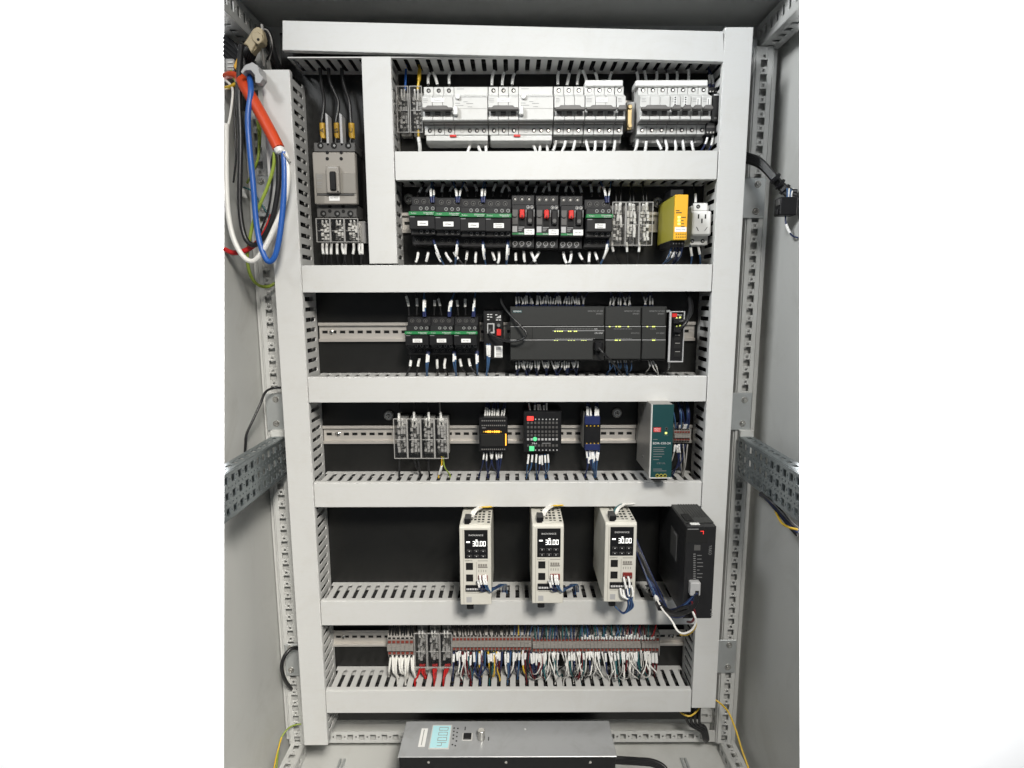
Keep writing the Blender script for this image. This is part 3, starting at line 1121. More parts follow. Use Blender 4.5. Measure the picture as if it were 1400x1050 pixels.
# ------------------------------------------------------------------ moulded case breaker
t = thing('case_breaker', 'taupe moulded case breaker with black rocker inside the left compartment', 'circuit breaker', base_of(428, 195, 488, 300, -.07))
yb = -.062
pbox('body', 'taupe', t, 428.5, 208, 486.5, 279, yb, yb + .013, .0012)
pbox('shaded_rear_body', 'blk', t, 428.8, 208.2, 486.2, 278.8, yb + .0132, -.004, .0006)  # taupe case coloured black here to stand for its shaded side
pbox('top_terminal_deck', 'slate', t, 429, 195, 485.5, 207.6, -.050, -.004, .001)
pbox('lower_terminal_deck', 'slate', t, 433, 279.5, 487.5, 297, -.050, -.004, .001)
pbox('front_band', 'taupe2', t, 432, 236.5, 486, 264.5, yb - .0015, yb, .0006)
pbox('groove', 'slate', t, 433, 265, 484, 266.5, yb - .0022, yb - .0001)
pbox('toggle_frame', 'taupe', t, 446, 226, 463.5, 263.5, yb - .010, yb - .0005, .0012)
pbox('rocker', 'blk', t, 450.5, 234, 459, 260, yb - .014, yb - .0099, .0015)
psheet('trip_button', 'blk', t, 461, 261, 463, 263, yb - .010)
ptext('Schneider', t, 'inkw', 454.8, 228.7, yb - .0104, 2.0, 12)
psheet('paper_tag', 'paper', t, 450, 268, 464.5, 274.5, yb)
ptext('Main Power', t, 'ink', 457, 270.3, yb - .0007, 1.6, 11)
psheet('rating_label', 'taupe2', t, 432, 267.5, 443.5, 277, yb)
mb = MB()
for q in (239, 241.5, 244, 249, 251.5, 255.5):
    x0, x1, z0, z1 = rect(432.5, q, 432.5 + random.uniform(5, 9), q + .7, yb - .0018)
    mb.box(x0, x1, yb - .0018, yb - .0016, z0, z1)
mb.build('print', 'inkg', t)
for (a, b) in ((447.5, 217), (466.5, 217), (447.5, 208.6), (466.5, 208.6)):
    p = at(a, b, yb)
    MB().cyl((p.x, yb - .00005, p.z), 'y', .0028, -.0005, 12).build('screw_hole', 'hole', t)
for (a, b) in ((451, 282), (469, 282), (451, 288.5), (469.5, 289)):
    p = at(a, b, -.05)
    MB().cyl((p.x, -.0501, p.z), 'y', .0030, -.0005, 12).build('screw_hole', 'hole', t)
for (a, b) in ((438, 199), (456.5, 199), (476, 199), (442, 292), (461, 292), (479, 292)):
    p = at(a, b, -.05)
    MB().cyl((p.x, -.0501, p.z), 'y', .0052, -.0006, 12).build('terminal_recess', 'hole', t)
    MB().cyl((p.x + .001, -.0507, p.z - .0005), 'y', .0022, -.0008, 10).build('terminal_bolt', 'bolt', t)
for a in (447.3, 466.3):
    p0, p1 = at(a, 199, -.047), at(a - 1.5, 155, -.047)
    x0, x1, z0, z1 = rect(a - 1.7, 154, a + 1.7, 199, -.050)
    MB().prism([(x0, z0), (x1, z0), (x1, z1 - .003), (x0, z1)], 'y', -.050, -.030).build('phase_barrier', 'greyclip', t, bev=.0004)
for a, s in ((440, 'A'), (459.5, 'B'), (479.5, 'C')):
    x0, x1, z0, z1 = rect(a - 4.2, 167.5, a + 4.2, 188.5, -.028)
    tg = thing('phase_tag', 'yellow sleeve tag lettered %s above the moulded case breaker' % s, 'phase tag', ((x0 + x1) / 2, 0, z0), 'yellow phase tags')
    MB().cyl(((x0 + x1) / 2, -.022, z0), 'z', (x1 - x0) / 2, z1 - z0, 16).build('sleeve', 'tag', tg, smooth=True)
    text(s, tg, 'ink', (x0 + x1) / 2, (z0 + z1) / 2, -.022 - (x1 - x0) / 2 - .0006, .0065, .0075, math.pi / 2)

# ------------------------------------------------------------------ contactors


def make_contactor(label, group):
    t = thing('contactor', label, 'contactor', (0, 0, 0), group)
    W, Hh = .0442, .0815
    c = W / 2
    zref = at(577, 335, -.053).z

    def f(py, y):
        return at(577, py, y).z - zref
    MB().box(-c, c, -.053, -.0078, 0, f(269, -.053)).build('body', 'char', t, bev=.0012)
    MB().box(-c + .0008, c - .0008, -.072, -.0532, f(321, -.072), f(280.5, -.072)).build('terminal_tier', 'char', t, bev=.001)
    MB().box(-c + .0004, c - .0004, -.083, -.0721, f(313.5, -.083), f(294.6, -.083)).build('front_cover', 'blk', t, bev=.0014)
    MB().box(-.008, .008, -.0834, -.083, f(308, -.083), f(296, -.083)).build('armature_window', 'hole', t)
    g_ = MB().box(-c, c, -.0845, -.0721, f(294.2, -.0845), f(289, -.0845)).build('green_band', 'green', t, bev=.0006)
    zc_ = f(291.6, -.0848)
    text('TeSys', g_, 'inkw', -c + .0085, zc_, -.0848, .0024, .009)
    text('Schneider', g_, 'inkw', c - .011, zc_ + .0009, -.0848, .0024, .017)
    text('Electric', g_, 'inkw', c - .0095, zc_ - .0016, -.0848, .0014, .011)
    MB().box(-c + .002, -c + .010, -.0833, -.0831, f(297, -.083), f(295.8, -.083)).build('print', 'inkd', t)
    for x in (-.0125, .0, .0125):
        for py in (275.5, 328):
            term_screw(t, x - .001, -.053, f(py, -.053), .0040, m='slate', k=.4, metal='slate')
    for x in (-.0035, .0065, .0165):
        for py in (285, 317):
            term_screw(t, x, -.072, f(py, -.072), .0028, m='greyclip', k=.5, metal='slate')
    MB().box(-c + .003, -.0085, -.0726, -.0721, f(319, -.072), f(315, -.072)).build('coil_print', 'slate', t)
    global TAGZ
    TAGZ = f(308.5, -.0842), f(302, -.0842)
    return t


C_PROTO = None
TAGS = []


def contactor(pxc, pyb, label, group, lines=('Heater',), tagpx=None):
    global C_PROTO
    p = Vector((at(pxc, pyb - 38, -.084).x, 0, at(pxc, pyb, -.053).z))
    loc = (p.x, 0, p.z)
    if C_PROTO is None:
        C_PROTO = make_contactor(label, group)
        C_PROTO.location = loc
        for o in [C_PROTO] + [q for q in bpy.data.objects if q.parent == C_PROTO]:
            ORG[o.name] = Vector(loc)
        t = C_PROTO
    else:
        t = copy_thing(C_PROTO, loc, label, group)
    TAGS.append((t, p, lines))
    return t


def contactor_tag(t, p, lines):
    plate = MB().box(p.x - .0085 + .001, p.x + .0085 + .001, -.0842, -.0836, p.z + TAGZ[0], p.z + TAGZ[1]).build('paper_tag', 'paper', t)
    for i, s in enumerate(lines):
        zz_ = p.z + TAGZ[0] + (TAGZ[1] - TAGZ[0]) * (.5 if len(lines) == 1 else (.72 if i == 0 else .28))
        text(s, plate, 'ink', p.x + .001, zz_, -.0846, .0022, .0105)
    return t


g2, g3 = 'contactors of the upper row', 'contactors of the lower row'
for k, (c_, b_, w_, ln) in enumerate([(577, 335, 'leftmost, beside the round standoff', ('UVHeater',)), (612, 336, 'second from the left', ('UVHeater',)), (646.5, 337.5, 'third from the left', ('UVHeater',)), (681, 338, 'fourth, beside the motor breakers', ('Power', 'Switch'))]):
    contactor(c_, b_, 'black green-banded contactor in the upper row, %s' % w_, g2, ln)
contactor(820, 338.5, 'black green-banded contactor between the red-button motor breakers and clear terminals', g2, ('Motor', 'Contactor'))
for k, (c_, w_, ln) in enumerate([(569.5, 'leftmost', ('Ultrasonic', 'Pump')), (602.5, 'middle', ('Ultrasonic', 'Pump')), (636, 'rightmost', ('Air fan',))]):
    contactor(c_, 484.5, 'black green-banded contactor left of the controller in the lower row, %s of three' % w_, g3, ln).scale = (.93, 1, .82)

for a in TAGS:
    contactor_tag(*a)

# ------------------------------------------------------------------ motor protection breakers


def motor_breaker(pxl, pyb, label, lines):
    y1, y2, y3 = -.052, -.068, -.078
    xa, xb = at(pxl, 300, y2).x, at(pxl + 32.6, 300, y2).x
    z0 = at(pxl + 16, pyb, y1).z
    Hh = .0875
    t = thing('motor_breaker', label, 'motor breaker', ((xa + xb) / 2, 0, z0), 'motor breakers with red buttons')
    W = xb - xa
    MB().box(xa + .0004, xb - .0004, y1, -.0078, z0, z0 + Hh).build('body', 'char', t, bev=.0012)
    MB().box(xa + .0006, xb - .0006, y2, y1 - .0002, z0 + Hh * .205, z0 + Hh * .80).build('front', 'char', t, bev=.0014)

    def fx(f):
        return xa + W * f

    def fz(f):
        return z0 + Hh * f
    MB().box(fx(.05), fx(.27), y2 - .0008, y2 - .0001, fz(.43), fz(.70)).build('dial_plate', 'slate', t)
    MB().cyl((fx(.15), y2 - .0008, fz(.61)), 'y', .0042, -.003, 14).build('setting_dial', 'slate', t, smooth=True)
    MB().box(fx(.32), fx(.58), y2 - .0012, y2 - .0001, fz(.40), fz(.70)).build('button_well', 'hole', t)
    MB().box(fx(.35), fx(.55), y2 - .010, y2 - .0013, fz(.535), fz(.69)).build('red_button', 'red', t, bev=.0012)
    MB().cyl((fx(.45), y2 - .011, fz(.57)), 'y', .0016, -.0005, 8).build('button_mark', 'dred', t)
    MB().box(fx(.66), fx(.90), y2 - .0055, y2 - .0001, fz(.42), fz(.69)).build('black_button', 'blk', t, bev=.0012)
    MB().cyl((fx(.78), y2 - .0055, fz(.49)), 'y', .0034, -.001, 12).build('button_dimple', 'slate', t)
    for f in (.62, .955):
        MB().box(fx(f) - .0006, fx(f) + .0006, y2 - .0006, y2 - .0001, fz(.57), fz(.70)).build('print', 'inkg', t)
    MB().box(fx(.05), fx(.245), y2 - .0006, y2 - .0001, fz(.285), fz(.395)).build('grey_label', 'greyclip', t)
    mb = MB()
    for q, e in ((.375, .55), (.345, .47), (.315, .43)):
        mb.box(fx(.30), fx(e), y2 - .0005, y2 - .0001, fz(q - .009), fz(q + .009))
    mb.build('print', 'inkd', t)
    MB().box(fx(.04), fx(.535), y2 - .0007, y2 - .0001, fz(.235), fz(.272)).build('green_band', 'green', t)
    text('Schneider', t, 'inkw', fx(.42), fz(.254), y2 - .0010, .0020, .009)
    pl_ = MB().box(fx(.55), fx(.965), y2 - .0012, y2 - .0007, fz(.235), fz(.34)).build('paper_tag', 'paper', t)
    for i, s in enumerate(lines):
        text(s, pl_, 'ink', fx(.76), fz(.287 if len(lines) == 1 else (.312 if i == 0 else .264)), y2 - .0015, .0021, .010)
    for f in (.16, .45, .75):
        term_screw(t, fx(f), y1, fz(.085), .0040, m='greyclip', k=.4, metal='slate')
        term_screw(t, fx(f), y1, fz(.925), .0040, m='slate', k=.45, metal='alu')
        MB().box(fx(f) - .003, fx(f) + .001, y1 - .0004, y1 - .0001, fz(.015), fz(.03)).build('print', 'inkd', t)
    for f in (.70, .86):
        term_screw(t, fx(f), y2, fz(.745), .0028, m='greyclip', k=.5, metal='bolt')
    return t


motor_breaker(699, 339, 'black motor breaker with red button, leftmost of three, beside the fourth contactor', ('UVPower', 'Pump'))
motor_breaker(732.3, 339.5, 'black motor breaker with red button, middle of three', ('UVPower', 'Pump'))
motor_breaker(765.8, 340, 'black motor breaker with red button, rightmost of three', ('Air fan',))

# ------------------------------------------------------------------ yellow safety relay and socket
t = thing('safety_relay', 'yellow safety relay with deep olive side, left of the white socket', 'safety relay', base_of(922, 256, 940, 328, -.118))
yr = -.118
pbox('case', 'olive', t, 922, 266, 940.2, 328, yr + .004, -.008, .001)
pbox('front_plate', 'yellow', t, 922, 266, 940.2, 328, yr, yr + .0038, .0008)
pbox('lower_terminal', 'blk', t, 916.5, 328.5, 936, 337.5, yr + .016, -.03, .0008)
pbox('upper_terminal', 'blk', t, 917, 259, 934.5, 269, yr + .034, -.03, .0008)
for k in range(4):
    p = at(920.5 + 4 * k, 333, yr + .016)
    MB().cyl((p.x, yr + .0158, p.z), 'y', .0014, -.0006, 8).build('terminal_screw', 'bolt', t)
for q in (295.5, 300, 304.5):
    psheet('status_lamp', 'yled', t, 926.5, q, 930, q + 3.2, yr)
mb = MB()
for (a, b, c_) in ((924, 287.3, 929), (924, 290.2, 932), (931.5, 296.5, 937.5), (931.5, 301, 934.5), (931.5, 305.3, 935), (931, 309, 936)):
    x0, x1, z0, z1 = rect(a, b, c_, b + 1.1, yr - .0003)
    mb.box(x0, x1, yr - .0003, yr - .0001, z0, z1)
mb.build('print', 'ink', t)
psheet('paper_tag', 'paper', t, 922.5, 310.5, 938.5, 317, yr)
ptext('Safety relay', t, 'inkg', 930.5, 313.8, yr - .0006, 2.0, 13)
mb = MB()
for k in range(5):
    for b in (319.5, 323.5):
        x0, x1, z0, z1 = rect(924 + 3 * k, b, 925.6 + 3 * k, b + 1.2, yr - .0003)
        mb.box(x0, x1, yr - .0003, yr - .0001, z0, z1)
mb.build('print', 'ink', t)

t = thing('socket_outlet', 'white five-hole power socket clipped on the rail', 'socket', base_of(943, 277, 973, 336, -.06))
ys = -.064
pbox('body', 'white', t, 944.5, 281, 968.5, 335, -.046, -.008, .001)
pbox('upper_tab', 'white', t, 948, 277.5, 967.5, 288, -.050, -.0465, .0008)
fp = pbox('face_plate', 'white', t, 946.8, 288.3, 972.6, 321.8, ys, -.046, .0022)
psheet('face_inset', 'white', t, 949.5, 291, 970.2, 319.8, ys - .0001, .0006)
for (a, b, rot) in ((955, 296, 0), (964.5, 296, 0), (959.6, 302, 0), (953.5, 313, -.5), (965.2, 313, .6)):
    p = at(a, b, ys - .0008)
    c, s = math.cos(rot), math.sin(rot)
    hw, hh = .0011, .0036
    MB().prism([(p.x + u * c + v * s, p.z - u * -s * 1 + v * c) for u, v in ((-hw, -hh), (hw, -hh), (hw, hh), (-hw, hh))], 'y', ys - .0011, ys - .0008).build('pin_slot', 'hole', t)
for (a, b, yy) in ((954.5, 282.5, -.050), (945.5 + 1, 329.5, -.046), (960.5, 329.5, -.046)):
    p = at(a, b, yy)
    term_screw(t, p.x, yy, p.z, .0034)

# ------------------------------------------------------------------ row 3: router module, controller, switch
t = thing('router_module', 'small black router module with antenna stud left of the controller', 'router', base_of(661, 425, 688, 491, -.05))
yv = -.052
pbox('case', 'blk', t, 661, 425, 688, 491, yv, -.008, .001)
pbox('upper_panel', 'hole', t, 663, 427.5, 686.5, 438.5, yv - .0008, yv)
pbox('port_panel', 'hole', t, 663.5, 440.5, 687, 465, yv - .0006, yv)
pbox('port_shield', 'greyclip', t, 666, 442, 676, 456, yv - .004, yv - .0006, .0005)
pbox('port_opening', 'hole', t, 667.5, 443.5, 674, 453.5, yv - .0046, yv - .004)
p = at(682, 444.5, yv)
MB().cyl((p.x, yv - .0006, p.z), 'y', .0036, -.009, 12, .0028).build('antenna_stud', 'bolt', t, smooth=True)
pbox('red_socket', 'red', t, 679, 450, 685, 459, yv - .004, yv - .0006, .0006)
x0, x1, z0, z1 = rect(676, 473, 687, 488.5, yv)
box('paper_label', 'paper', t, x0, x1, yv - .0004, yv - .00005, z0, z1)
mb = MB()
for q in (480.5, 482.5, 484.5, 486.5):
    a, b, c, d = rect(678, q, 685.5, q + .9, yv - .0006)
    mb.box(a, b, yv - .0008, yv - .0006, c, d)
a, b, c, d = rect(678, 474.5, 685, 479.3, yv - .0006)
mb.box(a, b, yv - .0008, yv - .0006, c, d)
mb.build('print', 'inkg', t)
mb = MB()
for (q, r_) in ((666, 429.5), (666, 432.5), (666, 436.5), (670, 429.5), (670, 433), (677, 430), (678, 437), (682, 437)):
    a, b, c, d = rect(q, r_, q + 3, r_ + 1, yv - .001)
    mb.box(a, b, yv - .0012, yv - .0009, c, d)
for k in range(4):
    a, b, c, d = rect(678 + 1.8 * k, 434.5 - 1.2 * k, 679.2 + 1.8 * k, 435, yv - .001)
    mb.box(a, b, yv - .0012, yv - .0009, c, d)
mb.build('print', 'inkw', t)


def plc_unit(name, label, pa, pb, title, model, leds, yf=-.076, notch=None):
    t = thing(name, label, 'controller', base_of(pa, 419, pb, 493, yf), 'dark grey controller units')
    x0, x1, z0, z1 = rect(pa, 419, pb, 493, yf)
    pbox('case', 'plc', t, pa, 419, pb, 493, yf + .006, -.008, .001)
    pbox('upper_flap', 'plc', t, pa + .3, 419.3, pb - .3, 445.6, yf, yf + .0058, .0012)
    pbox('middle_panel', 'plc', t, pa + .3, 446.8, pb - .3, 464, yf + .002, yf + .0058, .0006)
    if notch:
        pbox('lower_flap', 'plc', t, pa + .3, 465.4, notch, 492, yf, yf + .0058, .0012)
        pbox('port_bay', 'hole', t, notch + .5, 464.5, pb - .4, 492, yf + .0052, yf + .006)
    else:
        pbox('lower_flap', 'plc', t, pa + .3, 465.4, pb - .3, 491, yf, yf + .0058, .0012)
    pbox('seam_line', 'greyclip', t, pa + .5, 446, pb - .5, 446.7, yf + .0012, yf + .003)
    pbox('seam_line', 'greyclip', t, pa + .5, 464.4, (notch or pb) - .5, 465.1, yf + .0012, yf + .003)
    ptext(title[0], t, 'inkd', pb - 2, 425.3, yf - .0003, 2.1, min(21, pb - pa - 8), align='RIGHT')
    ptext(title[1], t, 'inkd', pb - 2.5, 429, yf - .0003, 2.1, 9, align='RIGHT')
    ptext(model, t, 'inkw' if notch else 'inkd', pb - 2.5, 455.5, yf + .0017, 1.9, 11, align='RIGHT')
    for i, (lx, ly) in enumerate(leds):
        psheet('status_led', 'yled', t, lx, ly, lx + 1.9, ly + 1.4, yf + .0012, .0006)
    mb = MB()
    for yy, a0 in ((449.3, pa + (62 if notch else 12)), (462.4, pa + (62 if notch else 14))):
        k = a0
        while k < pb - 14:
            a, b, c, d = rect(k, yy, k + 1, yy + .9, yf + .0017)
            mb.box(a, b, yf + .0017, yf + .0019, c, d)
            k += 2.1
    mb.build('print', 'inkd', t)
    return t


t = plc_unit('controller_unit', 'wide dark grey programmable controller with logo plate at its upper left', 697.5, 826.5, ('SIMATIC S7-200', 'SMART'), 'CPU ST60',
             [(758, 452.2), (761.5, 452.2), (764.5, 452.2), (767.5, 452.2), (776.5, 452.2), (779.2, 452.2), (784.5, 452.2), (787, 452.2), (757.5, 465.2), (761, 465.2), (776.5, 465.2), (780, 465.2), (784, 465.2), (794.5, 465.2), (797, 465.2), (800, 465.2)], notch=811)
psheet('logo_plate', 'teal', t, 701, 424, 713.5, 427.6, -.0761)
ptext('SIEMENS', t, 'inkw', 707.2, 425.8, -.0767, 2.0, 11)
pbox('seam_line', 'greyclip', t, 755.5, 452.0, 826, 452.6, -.0752, -.073)
pbox('seam_line', 'hole', t, 727.5, 447, 728.2, 464, -.0745, -.0735)
ptext('RUN', t, 'inkw', 814.5, 449.8, -.0743, 1.8, 4)
pbox('network_plug', 'blk', t, 813.5, 467, 824, 480, -.085, -.070, .002)
plc_unit('controller_unit', 'dark grey extension unit right of the wide controller', 827.3, 876.6, ('SIMATIC S7-200', 'SMART'), 'EM DT32', [(832.5, 445.8), (841.5, 445.8), (845, 445.8), (847, 445.8), (858, 445.8), (840.5, 464.4), (842.6, 464.4), (846.5, 464.4)])
plc_unit('controller_unit', 'narrow dark grey extension unit beside the network switch', 877.4, 910.8, ('SIMATIC S7-200', 'SMART'), 'EM AE04', [(884, 445.8), (891.5, 445.8), (893.8, 445.8), (891.5, 464.4), (893.8, 464.4)])

t = thing('network_switch', 'slim network switch with pale frame and stacked ports at the right', 'network switch', base_of(914, 425, 936, 496, -.085))
yn = -.085
x0, x1, z0, z1 = rect(914.5, 425.5, 935.5, 495.5, yn)
MB().box(x0 + .001, x1 - .001, yn + .004, -.008, z0 + .001, z1 - .001).build('case', 'blk', t, bev=.001)
mb = MB()
mb.box(x0, x0 + .0034, yn, yn + .0038, z0, z1)
mb.box(x1 - .0016, x1, yn, yn + .0038, z0, z1)
mb.box(x0 + .0035, x1 - .0017, yn, yn + .0038, z1 - .0018, z1)
mb.box(x0 + .0035, x1 - .0017, yn, yn + .0038, z0, z0 + .0022)
mb.build('frame', 'greyclip', t, bev=.0005)
psheet('red_badge', 'red', t, 918.5, 428, 925.5, 433.5, yn + .0036)
ptext('Power', t, 'inkw', 929.5, 430.5, yn + .0033, 2, 6.5)
for k, q in enumerate((438.5, 450, 461.5, 472.5, 484)):
    a, b, c, d = rect(921.5, q - 3.8, 930.5, q + 4.2, yn + .003)
    pt_ = MB().box(a, b, yn + .0028, yn + .004, c, d).build('port', 'hole', t)
    MB().box(a + .0015, b - .0015, yn + .0024, yn + .0028, d - .0012, d).build('port_latch', 'alu', pt_)
    if k < 2:
        psheet('link_lamp', 'yled', t, 928.5, q - 5.6, 931, q - 3.6, yn + .0026)
        psheet('link_lamp', 'yled', t, 924.5, q - 4.8, 926, q - 3.4, yn + .0026)
pbox('mounting_ear', 'zplate', t, 908.5, 424, 916, 427, -.07, -.06)

# ------------------------------------------------------------------ row 4: modules
t = thing('relay_module', 'black relay module with a row of glowing amber lamps', 'relay module', base_of(655, 570, 694, 617, -.06))
ym = -.062
pbox('case', 'blk', t, 655, 571, 694, 617, ym, -.008, .001)
pbox('cover', 'hole', t, 657, 593.5, 689, 611, ym - .003, ym, .001)
for k in range(9):
    p = at(661.5 + 2.95 * k, 590, ym)
    on = k in (2, 3, 5, 6, 7)
    MB().cyl((p.x, ym, p.z), 'y', .0019 if on else .0013, -.002, 10).build('amber_lamp', 'amber' if on or k in (1, 4) else 'tag', t, smooth=True)
psheet('amber_strip', 'amber', t, 690.8, 593, 692.3, 609, ym)
mb = MB()
for k in range(12):
    for q in (574.5, 581, 613.5):
        a, b, c, d = rect(658.5 + 2.8 * k, q, 659.9 + 2.8 * k, q + 1.4, ym - .0003)
        mb.box(a, b, ym - .0008, ym - .0001, c, d)
mb.build('terminal_contact', 'alu', t)
pbox('print', 'inkd', t, 659, 584.5, 664, 585.5, ym - .0003, ym - .0001)

t = thing('lamp_terminal_board', 'black terminal board with red and green lamps between the small modules', 'terminal board', base_of(716, 562, 767, 617, -.06))
pbox('case', 'blk', t, 716, 563, 767.5, 617.5, ym, -.008, .001)
pbox('red_lamp_cap', 'rled', t, 720.5, 569.5, 729.5, 575.3, ym - .003, ym, .0006)
p = at(731.5, 600.3, ym)
MB().cyl((p.x, ym, p.z), 'y', .0040, -.002, 14, .003).build('green_lamp', 'gled', t, smooth=True)
pbox('green_plug', 'gled', t, 723.5, 610.2, 730.5, 616.8, ym - .002, ym, .0005)
mb, mb2 = MB(), MB()
for k in range(9):
    for r_, q in enumerate((572.5, 578, 584, 590, 595, 600.5, 609, 614.5)):
        px = 721.5 + 4.9 * k
        if r_ in (0, 7):
            if k < 2:
                continue
            a, b, c, d = rect(px, q, px + 1.6, q + 1.6, ym - .0003)
            mb.box(a, b, ym - .0010, ym - .0001, c, d)
        else:
            a, b, c, d = rect(px - .9, q - 1.4, px + 1.9, q + 1.5, ym - .0003)
            (mb2 if r_ != 5 else mb).box(a, b, ym - .0012, ym - .0001, c, d)
mb.build('terminal_contact', 'greyclip', t)
mb2.build('terminal_contact', 'slate', t)
pbox('print', 'inkd', t, 741, 605.5, 753, 606.6, ym - .0003, ym - .0001)
ptext('TB4', t, 'inkw', 730.5, 606.2, ym - .0004, 2.0, 7)

t = thing('interface_relay', 'narrow black interface relay with blue plugs at top and bottom', 'relay', base_of(799, 565, 821, 615, -.055))
pbox('case', 'blk', t, 799, 577, 821, 610, -.056, -.008, .001)
pbox('side_flange', 'slate', t, 797, 563, 799.2, 612, -.050, -.010, .0006)
pbox('upper_plug', 'blueconn', t, 799.6, 569.5, 820.6, 581, -.058, -.012, .001)
pbox('lower_plug', 'blueconn', t, 799.6, 607.2, 820.6, 616, -.058, -.012, .001)
mb = MB()
for k in range(4):
    for q in (581.6, 605.6):
        a, b, c, d = rect(801.5 + 5.2 * k, q, 803 + 5.2 * k, q + 1.5, -.0565)
        mb.box(a, b, -.0568, -.0561, c, d)
mb.build('terminal_contact', 'tag', t)

t = thing('power_supply', 'teal fronted power supply with grey side right of the module row', 'power supply', base_of(889, 552, 919, 654, -.113))
yp = -.113
x0, x1, z0, z1 = rect(889.5, 553, 919.5, 653.5, yp)
MB().box(x0, x1 - .0008, yp + .0012, -.009, z0 + .001, z1).build('case', 'alu', t, bev=.0008)
MB().box(x0 + .0014, x1, yp - .0002, yp + .0010, z0 + .0014, z1).build('front_plate', 'teal', t)
mb = MB()
mb.box(x0 - .0004, x0 + .0013, yp - .0012, yp + .004, z0, z1)
mb.box(x0 + .0013, x1, yp - .0012, yp + .0006, z0 - .0004, z0 + .0012)
mb.build('front_edge', 'mcb', t)
psheet('red_badge', 'red', t, 893.5, 584.5, 903.5, 590.5, yp - .0003)
ptext('MEAN', t, 'inkw', 898.5, 586.4, yp - .0010, 2.0, 8)
ptext('WELL', t, 'inkw', 898.5, 589, yp - .0010, 1.6, 8)
p = at(911, 586, yp)
MB().ring((p.x, yp - .0003, p.z), .0026, .0018, .0008, 12).build('adjust_hole', 'slate', t)
MB().cyl((p.x, yp - .0003, p.z), 'y', .0019, -.0004, 12).build('adjust_screw', 'hole', t)
psheet('status_lamp', 'yled', t, 909, 590.7, 912, 593.4, yp - .0003)
ptext('EDR-150-24', t, 'inkw', 904.8, 606, yp - .0006, 3.0, 24)
ptext('DC OK', t, 'inkd', 910.5, 595.2, yp - .0006, 1.2, 5)
mb = MB()
for q, wd in ((600.5, 6), (611.5, 17), (614.5, 14), (617, 15), (620.5, 15), (624, 12), (628, 8), (641, 12), (643.5, 18)):
    a, b, c, d = rect(893, q, 893 + wd, q + .7, yp - .0005)
    mb.box(a, b, yp - .0006, yp - .0003, c, d)
mb.build('print', 'inkd', t)
ptext('CE UL', t, 'inkd', 904, 633.3, yp - .0006, 2.2, 12)
for k in range(3):
    p = at(898.5 + 5.2 * k, 650, yp)
    MB().ring((p.x, yp - .0004, p.z), .0031, .0022, .0014, 14).build('terminal_ring', 'olive', t)
    MB().cyl((p.x, yp - .0004, p.z), 'y', .0022, -.0004, 12).build('terminal_hole', 'hole', t)
MB().box(x0 + .004, x1 - .008, yp + .002, yp + .03, z0 - .005, z0 + .0009).build('lower_terminal', 'blk', t, bev=.0006)
p = at(876, 624, -.06)
MB().cyl((x0, -.060, at(876, 624, -.06).z), 'x', .002, -.0012, 10).build('case_screw', 'bolt', t)

# ------------------------------------------------------------------ feed-through terminals (row 4 right, row 6)


def make_terminal():
    o = MB()
    w_ = .0060
    prof = [(-.008, -.030), (-.030, -.030), (-.040, -.026), (-.044, -.018), (-.044, -.006), (-.050, -.005), (-.050, .005), (-.044, .006), (-.044, .018), (-.040, .026), (-.030, .030), (-.008, .030)]
    o.prism(prof, 'x', -w_ / 2 + .0002, w_ / 2 - .0002)
    b = o.build('terminal', 'term')
    c = MB()
    for z in (.0125, -.0125):
        c.box(-.0020, .0020, -.0462, -.0441, z - .0024, z + .0024)
    k = c.build('release_tab', 'termr', b)
    k.parent = b
    h_ = MB()
    for z in (.0195, -.0195):
        h_.box(-.0019, .0019, -.0440, -.0425, z - .0016, z + .0016)
    k2 = h_.build('wire_entry', 'hole', b)
    return b, [k, k2]


TERM = make_terminal()
TERM_USED = [False]


def terminal_strip(px0, px1, pyc, n, label, sc=1.0, dy=0.0, scz=1.0):
    x0, x1 = at(px0, pyc, -.044).x, at(px1, pyc, -.044).x
    zc_ = at((px0 + px1) / 2, pyc, -.047).z
    t = thing('terminal_strip', label, 'terminal strip', ((x0 + x1) / 2, 0, zc_ - .03), 'terminal strips')
    w_ = (x1 - x0) / n
    b, ks = TERM
    for i in range(n):
        if not TERM_USED[0]:
            o, kk = b, ks
            TERM_USED[0] = True
        else:
            o = b.copy()
            COL.objects.link(o)
            kk = []
            for k in ks:
                c = k.copy()
                COL.objects.link(c)
                c.parent = o
                kk.append(c)
        o.parent = t
        o.location = (x0 + w_ * (i + .5) - (x0 + x1) / 2, dy, .03)
        o.scale = (w_ / .006, 1.0, scz)
    pbox('end_plate', 'mcb2', t, px1 + .2, pyc - 17 * scz, px1 + 1.4, pyc + 17 * scz, -.040, -.009, .0005)
    return t


terminal_strip(530, 566, 886, 6, 'short strip of earth terminals with thick white wires at the left end', 1.0, 0, .92)
terminal_strip(618.5, 726.5, 881, 22, 'terminal strip with mixed coloured wires right of the grey clear terminals', 1, 0, .78)
terminal_strip(728, 875, 881, 30, 'long terminal strip with many thin white wires', 1, -.003, .85)
terminal_strip(876.5, 901, 882, 5, 'short terminal strip with dark red wires at the right end', 1, 0, .85)
terminal_strip(921, 943, 596, 6, 'small red and grey terminal strip right of the teal power supply', 1, 0, .55)
# second, higher tier behind the long strip
terminal_strip(729, 874, 863, 30, 'upper tier of the long terminal strip half hidden by blue wires', 1, .012, .5)

# ------------------------------------------------------------------ row 5: servo drives
SEG = {'0': 'abcdef', '3': 'abcdg', '4': 'bcfg', '1': 'bc'}


